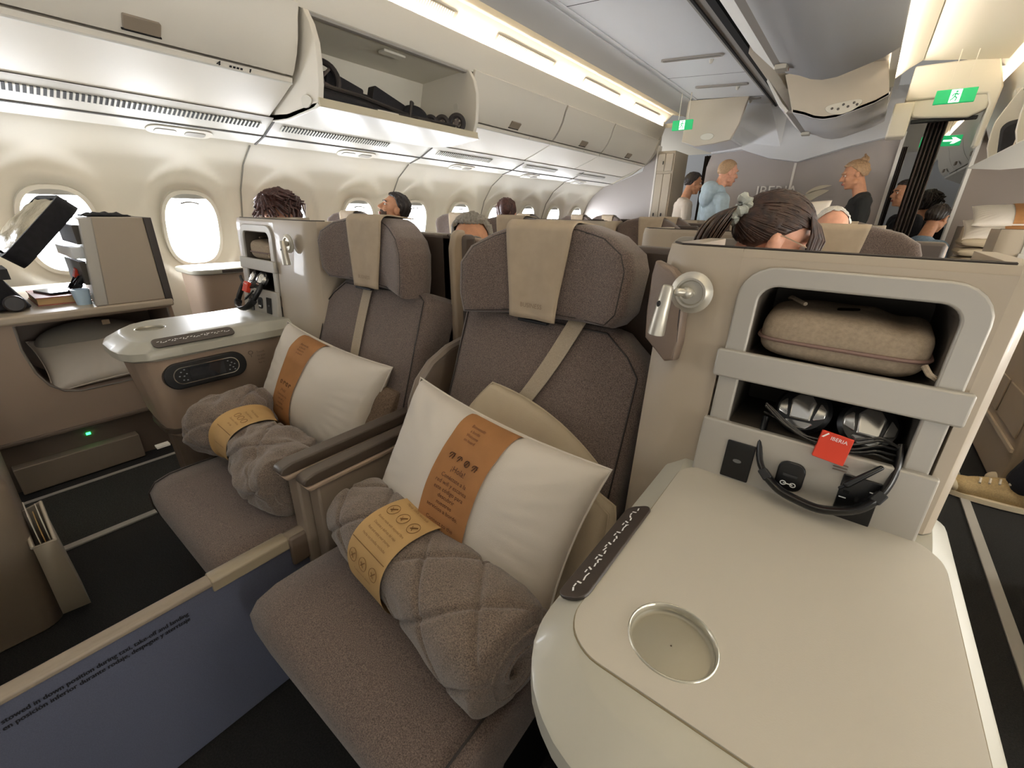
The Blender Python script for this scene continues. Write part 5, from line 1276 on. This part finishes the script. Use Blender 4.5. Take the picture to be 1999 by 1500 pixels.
# ================================================================ people
def remesh(o, vox, smooth=3):
    r = o.modifiers.new('skin', 'REMESH'); r.mode = 'VOXEL'; r.voxel_size = vox; r.use_smooth_shade = True
    s = o.modifiers.new('relax', 'SMOOTH'); s.factor = .5; s.iterations = smooth
def person(label, c, fwd, up, parts='bust', skin=SKIN, hair=HAIRK, style='short', top=SHIRT, scale=1.0, vox=.007, beard=False, bot=NAVY, pose='sit', hood=False, glasses=False, arms=None):
    """c: centre of the head; fwd/up: facing and up of the head; the trunk stands below it"""
    c = V(c); f = V(fwd).normalized(); u = V(up); u = (u - f * u.dot(f)).normalized(); r = f.cross(u)
    R3 = Matrix((r, f, u)).transposed()
    k = scale
    H = lambda x, y, z: c + R3 @ V((x, y, z)) * k
    yaw = V((f.x, f.y, 0)); yaw = yaw.normalized() if yaw.length > .1 else V((0, -1, 0))
    rt = V((yaw.y, -yaw.x, 0)); Z = V((0, 0, 1)); nb = H(0, -.035, -.12)
    base = V((nb.x, nb.y, 0)) - yaw * .02; base.z = nb.z + .12 * k
    T = lambda x, y, z: base + (rt * x + yaw * y + Z * z) * k
    t = thing('person', label, 'person', (base.x, base.y, 0))
    body = M()
    def E(mm, p, rad, m3=None): mm.ell(p, tuple(q * k for q in rad), m3 or R3, 12)
    E(body, H(0, -.012, .028), (.074, .094, .088)); E(body, H(0, .034, -.045), (.056, .058, .078)); E(body, H(0, .066, -.098), (.026, .022, .020))
    body.cap(H(0, .088, .014), .0095 * k, H(0, .112, -.020), .0125 * k, 8); E(body, H(0, .098, -.024), (.018, .013, .010))
    E(body, H(0, .072, .036), (.052, .022, .013)); E(body, H(.036, .060, -.026), (.022, .026, .022)); E(body, H(-.036, .060, -.026), (.022, .026, .022)); E(body, H(0, .086, -.058), (.024, .014, .011))
    for s in (-1, 1):
        E(body, H(s * .078, -.008, -.008), (.010, .020, .031)); E(body, H(s * .082, -.016, .004), (.009, .012, .018)); E(body, H(s * .052, .01, -.065), (.014, .032, .024))
    body.cap(H(0, -.025, -.055), .052 * k, T(0, -.02, -.25), .060 * k, 12)
    IZ = Matrix((rt, yaw, Z)).transposed()
    def trunk(mm, g, legs=False):
        E(mm, T(0, -.01, -.38), (.165 + g, .098 + g, .17), IZ); E(mm, T(0, -.005, -.56), (.145 + g, .10 + g, .17), IZ); E(mm, T(0, 0, -.72), (.165 + g, .115 + g, .13), IZ)
        mm.cap(T(-.15, -.015, -.265), (.058 + g) * k, T(.15, -.015, -.265), (.058 + g) * k, 10); E(mm, T(0, -.02, -.22), (.10 + g * .5, .06 + g, .06), IZ)
    A = arms or {-1: [(-.175, -.015, -.27), (-.215, -.01, -.55), (-.17, .16, -.70)], 1: [(.175, -.015, -.27), (.215, -.01, -.55), (.17, .16, -.70)]}
    def armset(mm, g, frac=1.0):
        for s in (-1, 1):
            a, b, d = [T(*p) for p in A[s]]
            mm.cap(a, (.050 + g) * k, b, (.038 + g) * k, 10); e = b + (d - b) * frac; mm.cap(b, (.038 + g) * k, e, (lerp(.038, .026, frac) + g) * k, 10)
    def hands(mm):
        for s in (-1, 1):
            b, d = T(*A[s][1]), T(*A[s][2]); dr = (d - b).normalized(); sd = dr.cross(Z); sd = sd.normalized() if sd.length > .1 else rt; nn = sd.cross(dr)
            pc = d + dr * .05 * k; mm.cap(d, .024 * k, pc, .030 * k, 8)
            for i, L in enumerate((.068, .076, .072, .058)):
                o = pc + sd * (i - 1.5) * .019 * k + dr * .015 * k; p1 = o + dr * L * .55 * k - nn * .008 * k; p2 = p1 + dr * L * .35 * k - nn * .026 * k
                mm.cap(o, .0088 * k, p1, .0082 * k, 6); mm.cap(p1, .0082 * k, p2, .0070 * k, 6)
            o = d + sd * -s * .028 * k + dr * .02 * k; mm.cap(o, .010 * k, o + dr * .045 * k - sd * s * .022 * k - nn * .01 * k, .008 * k, 6)
    def legset(mm, g):
        for s in (-1, 1):
            if pose == 'sit': P = [(s * .09, .02, -.78), (s * .11, .43, -.74), (s * .11, .40, -1.17)]
            else: P = [(s * .09, 0, -.80), (s * .10, .02, -1.21), (s * .10, -.01, -1.63)]
            P = [T(*q) for q in P]
            if P[2].z < .09: P[2].z = .09
            mm.cap(P[0], (.082 + g) * k, P[1], (.056 + g) * k, 10); mm.cap(P[1], (.056 + g) * k, P[2], (.038 + g) * k, 10)
    trunk(body, 0); armset(body, 0); hands(body); legset(body, -.004)
    b = body.build('body', skin, t); remesh(b, vox, 4)
    cl = M(); trunk(cl, .013); armset(cl, .012, .88); E(cl, T(0, -.018, -.195), (.082, .066, .035), IZ)
    if hood:
        E(cl, T(0, -.085, -.16), (.12, .075, .075), IZ); E(cl, T(0, -.11, -.24), (.10, .06, .10), IZ); cl.cap(T(-.085, -.02, -.16), .035 * k, T(.085, -.02, -.16), .035 * k, 8); cl.cap(T(-.09, 0, -.17), .03 * k, T(-.02, .08, -.24), .025 * k, 8); cl.cap(T(.09, 0, -.17), .03 * k, T(.02, .08, -.24), .025 * k, 8)
    o = cl.build('top', top, t); remesh(o, vox * 1.2, 3)
    lg = M(); legset(lg, .010); E(lg, T(0, 0, -.75), (.178, .126, .11), IZ); o = lg.build('trousers', bot, t); remesh(o, vox * 1.4, 3)
    sh = M()
    for s in (-1, 1):
        q = T(s * (.11 if pose == 'sit' else .10), .40 if pose == 'sit' else -.01, -1.2); q.z = .05
        sh.cap(q - yaw * .05 * k, .042 * k, q + yaw * .15 * k, .034 * k, 10)
    o = sh.build('shoes', BLACKM, t); remesh(o, .010, 2)
    # face details
    e = M(); e2 = M(); br = M(); li = M()
    for s in (-1, 1):
        E(e, H(s * .030, .0775, .010), (.012, .009, .0058)); E(e2, H(s * .030, .084, .010), (.0058, .004, .0055))
        br.tube([H(s * .014, .094, .030), H(s * .032, .092, .035), H(s * .050, .076, .029)], .0038 * k, 6)
    li.tube([H(-.021, .094, -.060), H(-.008, .1005, -.057), H(.008, .1005, -.057), H(.021, .094, -.060)], .0045 * k, 6); li.tube([H(-.018, .093, -.066), H(0, .099, -.067), H(.018, .093, -.066)], .0048 * k, 6)
    eo = e.build('eyes', EYEW, t); e2.build('irises', EYED, eo); br.build('eyebrows', hair, t); li.build('mouth', LIP, t)
    if glasses:
        g = M()
        for s in (-1, 1):
            g.tube([H(s * .030 + .024 * math.cos(a), .104, .008 + .019 * math.sin(a)) for a in [2 * PI * i / 16 for i in range(16)]], .0016, 5, closed=True); g.tube([H(s * .054, .103, .012), H(s * .080, .06, .016), H(s * .086, -.005, .018), H(s * .084, -.022, .006)], .0016, 5)
        g.tube([H(-.007, .106, .010), H(.007, .106, .010)], .0016, 5); g.build('glasses', mat('glasses_metal', '#b9a58c', .3, .6), t)
    # hair
    h = M()
    def capshell(zmin_f, zmin_b, g, back=0.0, rough=.004, seed=0, frnt=.5):
        """hair as a shell over the skull; hairline height runs from front to nape"""
        def F(p, q):
            ph = 2 * PI * q; fy = math.cos(ph)                                   # +1 front
            zmin = lerp(zmin_b, zmin_f, sm((fy + .6) / 1.3)); zt = math.asin(max(-.98, min(.98, zmin / .09)))
            th = lerp(PI / 2, zt, p ** .85); cx, sx = math.cos(th), math.sin(th)
            gg = g * (1 if p < .93 else max(.15, (1 - p) / .07))
            n_ = rough * noise.noise(V((ph * 3.2 * cx + seed, th * 2.5, seed))) * 2 + rough * .7 * math.sin(ph * 23 + 2 * noise.noise(V((ph, th * 2, seed)))) * cx
            return H(math.sin(ph) * cx * (.076 + gg + n_), -.012 - back * (fy < 0) * -fy * cx + fy * cx * (.096 + gg + n_), .028 + sx * (.090 + gg + n_))
        h.grid(F, 26, 84, cv=True)
    if style == 'short': capshell(.052, -.062, .010, seed=c.x)
    elif style == 'cropped': capshell(.058, -.055, .004, rough=.0012, seed=c.x)
    elif style == 'balding': capshell(.086, -.05, .006, rough=.003, seed=c.x)
    elif style == 'swept': capshell(.056, -.060, .014, rough=.006, seed=c.x)
    elif style == 'tousled':
        capshell(.030, -.088, .024, rough=.009, seed=c.x)
        rn = random.Random(5)
        for i in range(130):
            a = rn.uniform(0, 2 * PI); z0 = rn.uniform(.02, .10); rad = .10 * math.cos(math.asin(min(.95, z0 / .13)))
            p0 = H(math.sin(a) * rad * .8, math.cos(a) * rad, .03 + z0); L = rn.uniform(.05, .12); ro = rn.uniform(.018, .05)
            p1 = H(math.sin(a) * (rad + ro), math.cos(a) * (rad + ro) - .01, .03 + z0 - L * .4); p2 = H(math.sin(a + .2) * (rad + .025), math.cos(a + .2) * (rad + .02) - .01, .03 + z0 - L)
            if math.cos(a) > .35 and z0 - L < -.0: p2 = p1
            h.tube([p0, p1, p2], [.007 * k, .0055 * k, .001 * k], 5)
    elif style in ('bun', 'clip'):
        capshell(.056, -.064, .011, rough=.005, seed=c.x)
        z0 = .105 if style == 'bun' else .05
        h.ell(H(0, -.085 if style == 'bun' else -.115, z0), tuple(q * k for q in ((.038, .036, .034) if style == 'bun' else (.05, .035, .07))), R3, 10)
        rn = random.Random(8)
        for i in range(26):
            a = rn.uniform(0, 2 * PI); cc = H(0, -.085 if style == 'bun' else -.115, z0); d_ = R3 @ V((math.cos(a), -.2, math.sin(a)))
            h.tube([cc + d_ * .026 * k, cc + d_ * .045 * k + Z * .004, cc + d_.cross(f) * .05 * k + d_ * .02 * k], [.005 * k, .004 * k, .0015 * k], 5)
    elif style == 'ponytail':
        capshell(.030, -.066, .007, rough=.002, seed=c.x)
        tie = V((0, -.125, .022)); rn = random.Random(2)
        for i in range(330):
            ph = rn.uniform(-PI * .93, PI * .93); fy = math.cos(ph); zmin = lerp(-.055, .032, sm((fy + .6) / 1.3)); z = zmin + (rn.random() ** 2.2) * (.082 - zmin)
            cx = math.sqrt(max(.02, 1 - (z / .092) ** 2)); p0 = V((math.sin(ph) * cx * .081, -.012 + fy * cx * .101, .028 + z)); P = []
            for j in range(10):
                s = j / 9; p = p0.lerp(tie, s); q = V((p.x / .082, (p.y + .012) / .104, (p.z - .028) / .098)); L = q.length
                if L < 1.0 and s < .9: p = V((q.x / L * .082, -.012 + q.y / L * .104, .028 + q.z / L * .098)) * 1.004
                P.append(H(*p))
            h.tube(P, [.0016 * k] + [.0029 * k] * 7 + [.0026 * k, .002 * k], 5)
    if style == 'ponytail':                                       # loose strands falling over the temple
        for sd in (1, -1):
            for i in range(70):
                a0 = rn.random(); b0 = rn.uniform(-.012, .012); L = rn.uniform(.6, 1.0)
                pts = [(.030 + .04 * (1 - a0), .035 + .05 * a0, .085 - .01 * a0), (.070 - .012 * a0, .068 + .028 * a0 + b0, .045), (.080 - .022 * a0, .082 + .022 * a0 + b0, -.01 * L), (.074 - .022 * a0, .094 + .014 * a0 + b0, -.11 * L)]
                h.tube([H(sd * x, y, z) for x, y, z in pts], [.0028, .0028, .0022, .0008], 5)
    ho = h.build('hair', hair, t, ang=75)
    if style == 'ponytail':
        m = M(); rn = random.Random(4)
        for i in range(120):
            a = rn.uniform(0, 2 * PI); q = rn.random() ** .5; P = []
            for j in range(11):
                s = j / 10; rad = (.016 + .034 * math.sin(min(1, s * 1.15) * PI) ** .8 + .010 * s) * q
                cc = H(0, -.128, .036) + (R3 @ V((0, -.055 * math.sin(s * PI * .5), .012 * math.sin(s * PI)))) + Z * (-.20 * s ** 1.5) * k + yaw * (-.035 * s)
                P.append(cc + rt * math.cos(a) * rad + (yaw * .8 + Z * .3) * math.sin(a) * rad)
            m.tube(P, [.0028] * 8 + [.0022, .0016, .0008], 5)
        m.build('ponytail', mat('hair_tail', '#3a2718', .4, vary=(50, .7)), t, ang=75)
        m = M(); P = [H(.030 * math.cos(a), -.118 + .012 * math.sin(3 * a), .036 + .030 * math.sin(a)) for a in [2 * PI * i / 40 for i in range(40)]]
        m.tube(P, [.013 + .004 * math.sin(i * 2.3) for i in range(40)], 8, closed=True); m.build('scrunchie', mat('scrunchie_sage', '#a9aca2', .8, bump=(60, .5, .01)), t)
    if beard:
        m = M()
        def F(p, q):
            a = lerp(-1.25, 1.25, p); z = lerp(-.035, -.115, q); w = .060 * (1 - .35 * q ** 2); y = .036 + .062 * math.cos(a) * (1 - .1 * q); return H(math.sin(a) * w, y - .012 * q + .002 * math.sin(a * 30 + q * 20), z)
        m.grid(F, 30, 12); m.build('beard', mat('stubble', '#4b3a30', .9, vary=(200, .5)), t)
    return t
UPZ = (0, 0, 1)
person('bowed woman with a dark ponytail, sage scrunchie and glasses behind the foreground storage unit', (-.205, 1.50, 1.090), (.84, .40, -.36), (.36, .1, .92), hair=HAIRD, style='ponytail', top=TEEB, vox=.0045, glasses=True, scale=1.02, skin=SKINP)
person('grey-haired man whose forehead shows over the spine panel', (-1.36, 1.47, 1.008), (.55, -.83, .05), UPZ, hair=HAIRG, style='swept', top=NAVY, vox=.0055, skin=SKINR, scale=1.04)
person('woman with tousled brown hair seated by the windows behind the storage unit', (-2.93, 1.40, 1.098), (.25, -.93, -.35), UPZ, hair=HAIRB, style='tousled', top=BLACKF, skin=SKINP, scale=1.1)
person('bearded dark-haired man seated by the windows looking up to the left', (-2.82, 2.205, 1.145), (-.45, -.80, .35), (-.15, -.3, .95), hair=HAIRK, style='short', top=NAVY, skin=SKINR, beard=True)
person('seated woman seen from behind with pinned auburn hair by the windows', (-2.68, 3.38, 1.135), (-.55, .83, 0), UPZ, hair=HAIRB, style='clip', top=TEEB, skin=SKINP, scale=1.05)
person('older pink-scalped man with white hair behind the bowed woman', (-.128, 2.72, 1.085), (.25, -.95, -.3), UPZ, hair=HAIRW, style='balding', top=SHIRT, skin=SKINP, scale=.95)
person('standing man with cropped blond hair in a pale blue hoodie', (-1.335, 5.62, 1.595), (.72, .66, -.18), UPZ, hair=HAIRBL, style='cropped', top=HOOD, skin=SKINP, pose='stand', hood=True, scale=1.08)
person('standing woman in black with her hair in a bun before the bulkhead', (-.19, 5.62, 1.545), (-.93, -.20, -.30), UPZ, hair=HAIRBL, style='bun', top=TEEB, bot=BLACKM, skin=SKIN, pose='stand', scale=1.0)
person('standing dark-haired man in a white shirt beside the closet', (-1.80, 6.0, 1.52), (.80, .55, -.15), UPZ, hair=HAIRK, style='short', top=SHIRT, skin=SKINR, pose='stand', scale=1.0)
person('standing dark-haired man in black half hidden by the curtain', (.245, 6.15, 1.40), (-.85, -.4, -.1), UPZ, hair=HAIRK, style='short', top=BLACKF, bot=BLACKM, skin=SKINR, pose='stand', scale=1.0)
person('person in black seen from behind at the curtain doorway', (.485, 6.75, 1.32), (.3, .95, 0), UPZ, hair=HAIRK, style='tousled', top=BLACKF, bot=BLACKM, skin=SKINR, pose='stand', scale=1.0)
person('crouching dark-haired person lowest at the curtain doorway', (.51, 5.65, 1.17), (.6, .8, -.2), UPZ, hair=HAIRK, style='short', top=DENIM, bot=BLACKM, skin=SKINR, pose='sit', scale=.95)
# passenger across the far aisle with one foot stretched out
t = thing('person', 'seated person in navy trousers and a tan canvas sneaker across the far aisle', 'person', (1.25, 2.45, 0))
b = M(); q = V((1.30, 2.50, 0))
b.ell((1.33, 2.5, 1.13), (.095, .078, .115), None, 10); b.cap((1.33, 2.5, 1.03), .055, (1.35, 2.5, .92), .06, 8); b.ell((1.36, 2.5, .78), (.11, .17, .2)); b.ell((1.34, 2.5, .56), (.13, .17, .12))
for s in (-1, 1):
    b.cap((1.30, 2.5 + s * .10, .54), .085, (.98, 2.5 + s * .10, .52), .06, 10); b.cap((.98, 2.5 + s * .10, .52), .055, (.86 + (.16 if s > 0 else 0), 2.5 + s * .08, .10), .038, 10); b.cap((1.36, 2.5 + s * .19, .88), .05, (1.22, 2.5 + s * .23, .66), .04, 8); b.cap((1.22, 2.5 + s * .23, .66), .038, (1.02, 2.5 + s * .15, .62), .028, 8)
    for i in range(4): b.cap((1.0, 2.5 + s * .15 + (i - 1.5) * .019, .62), .009, (.93, 2.5 + s * .15 + (i - 1.5) * .02, .60), .007, 6)
    b.cap((1.0, 2.5 + s * .12, .62), .010, (.965, 2.5 + s * .105, .61), .008, 6)
o = b.build('body', SKIN, t); remesh(o, .009, 4)
b = M(); b.ell((1.34, 2.5, .56), (.145, .185, .13))
for s in (-1, 1): b.cap((1.30, 2.5 + s * .10, .54), .10, (.98, 2.5 + s * .10, .52), .075, 10); b.cap((.98, 2.5 + s * .10, .52), .085, (.865 + (.16 if s > 0 else 0), 2.5 + s * .08, .13), .068, 10)
o = b.build('trousers', NAVY, t); remesh(o, .009, 3)
b = M(); b.ell((1.36, 2.5, .78), (.13, .19, .21)); b.cap((1.36, 2.36, .90), .07, (1.36, 2.64, .90), .07, 8)
for s in (-1, 1): b.cap((1.36, 2.5 + s * .19, .88), .062, (1.22, 2.5 + s * .23, .66), .05, 8)
o = b.build('top', HOOD, t); remesh(o, .011, 3)
b = M(); b.ell((1.34, 2.5, 1.16), (.10, .085, .10)); o = b.build('hair', HAIRB, t)
for s in (-1, 1):
    y = 2.5 + s * .08; b = M(); dx = .16 if s > 0 else 0
    Q = lambda x, yy, z: (x + dx, yy, z)
    b.cap(Q(.885, y, .062), .046, Q(.69, y - .01, .052), .042, 12); b.cap(Q(.87, y, .07), .052, Q(.86, y, .13), .056, 10); b.ell(Q(.69, y - .01, .052), (.062, .050, .040)); b.cap(Q(.80, y, .085), .040, Q(.72, y, .065), .036, 10)
    o = b.build('sneaker', SHOE, t); remesh(o, .006, 3)
    b = M(); b.stack([[Q(.775 + a * .165 - (.01 if a < 0 else 0), y - .008 + c_ * .052, z) for a, c_ in [(math.cos(2 * PI * i / 28), math.sin(2 * PI * i / 28) * (1 - .12 * math.cos(2 * PI * i / 28))) for i in range(28)]] for z in (.006, .028)]); so_ = b.build('sole', SOLE, o)
    b = M(); b.ell(Q(.660, y - .01, .050), (.040, .046, .033)); b.build('toe_cap', SOLE, o)
    b = M()
    for i in range(5): b.tube([Q(.725 + i * .028, y - .036, .092 + i * .008), Q(.73 + i * .028, y - .008, .103 + i * .008), Q(.725 + i * .028, y + .020, .092 + i * .008)], .0045, 5)
    b.build('laces', PAPER, o)
t.location = (1.20, 2.57, 0)
for o in list(bpy.data.objects):
    if o.type == 'MESH' and o.get('label') == '': del o['label']
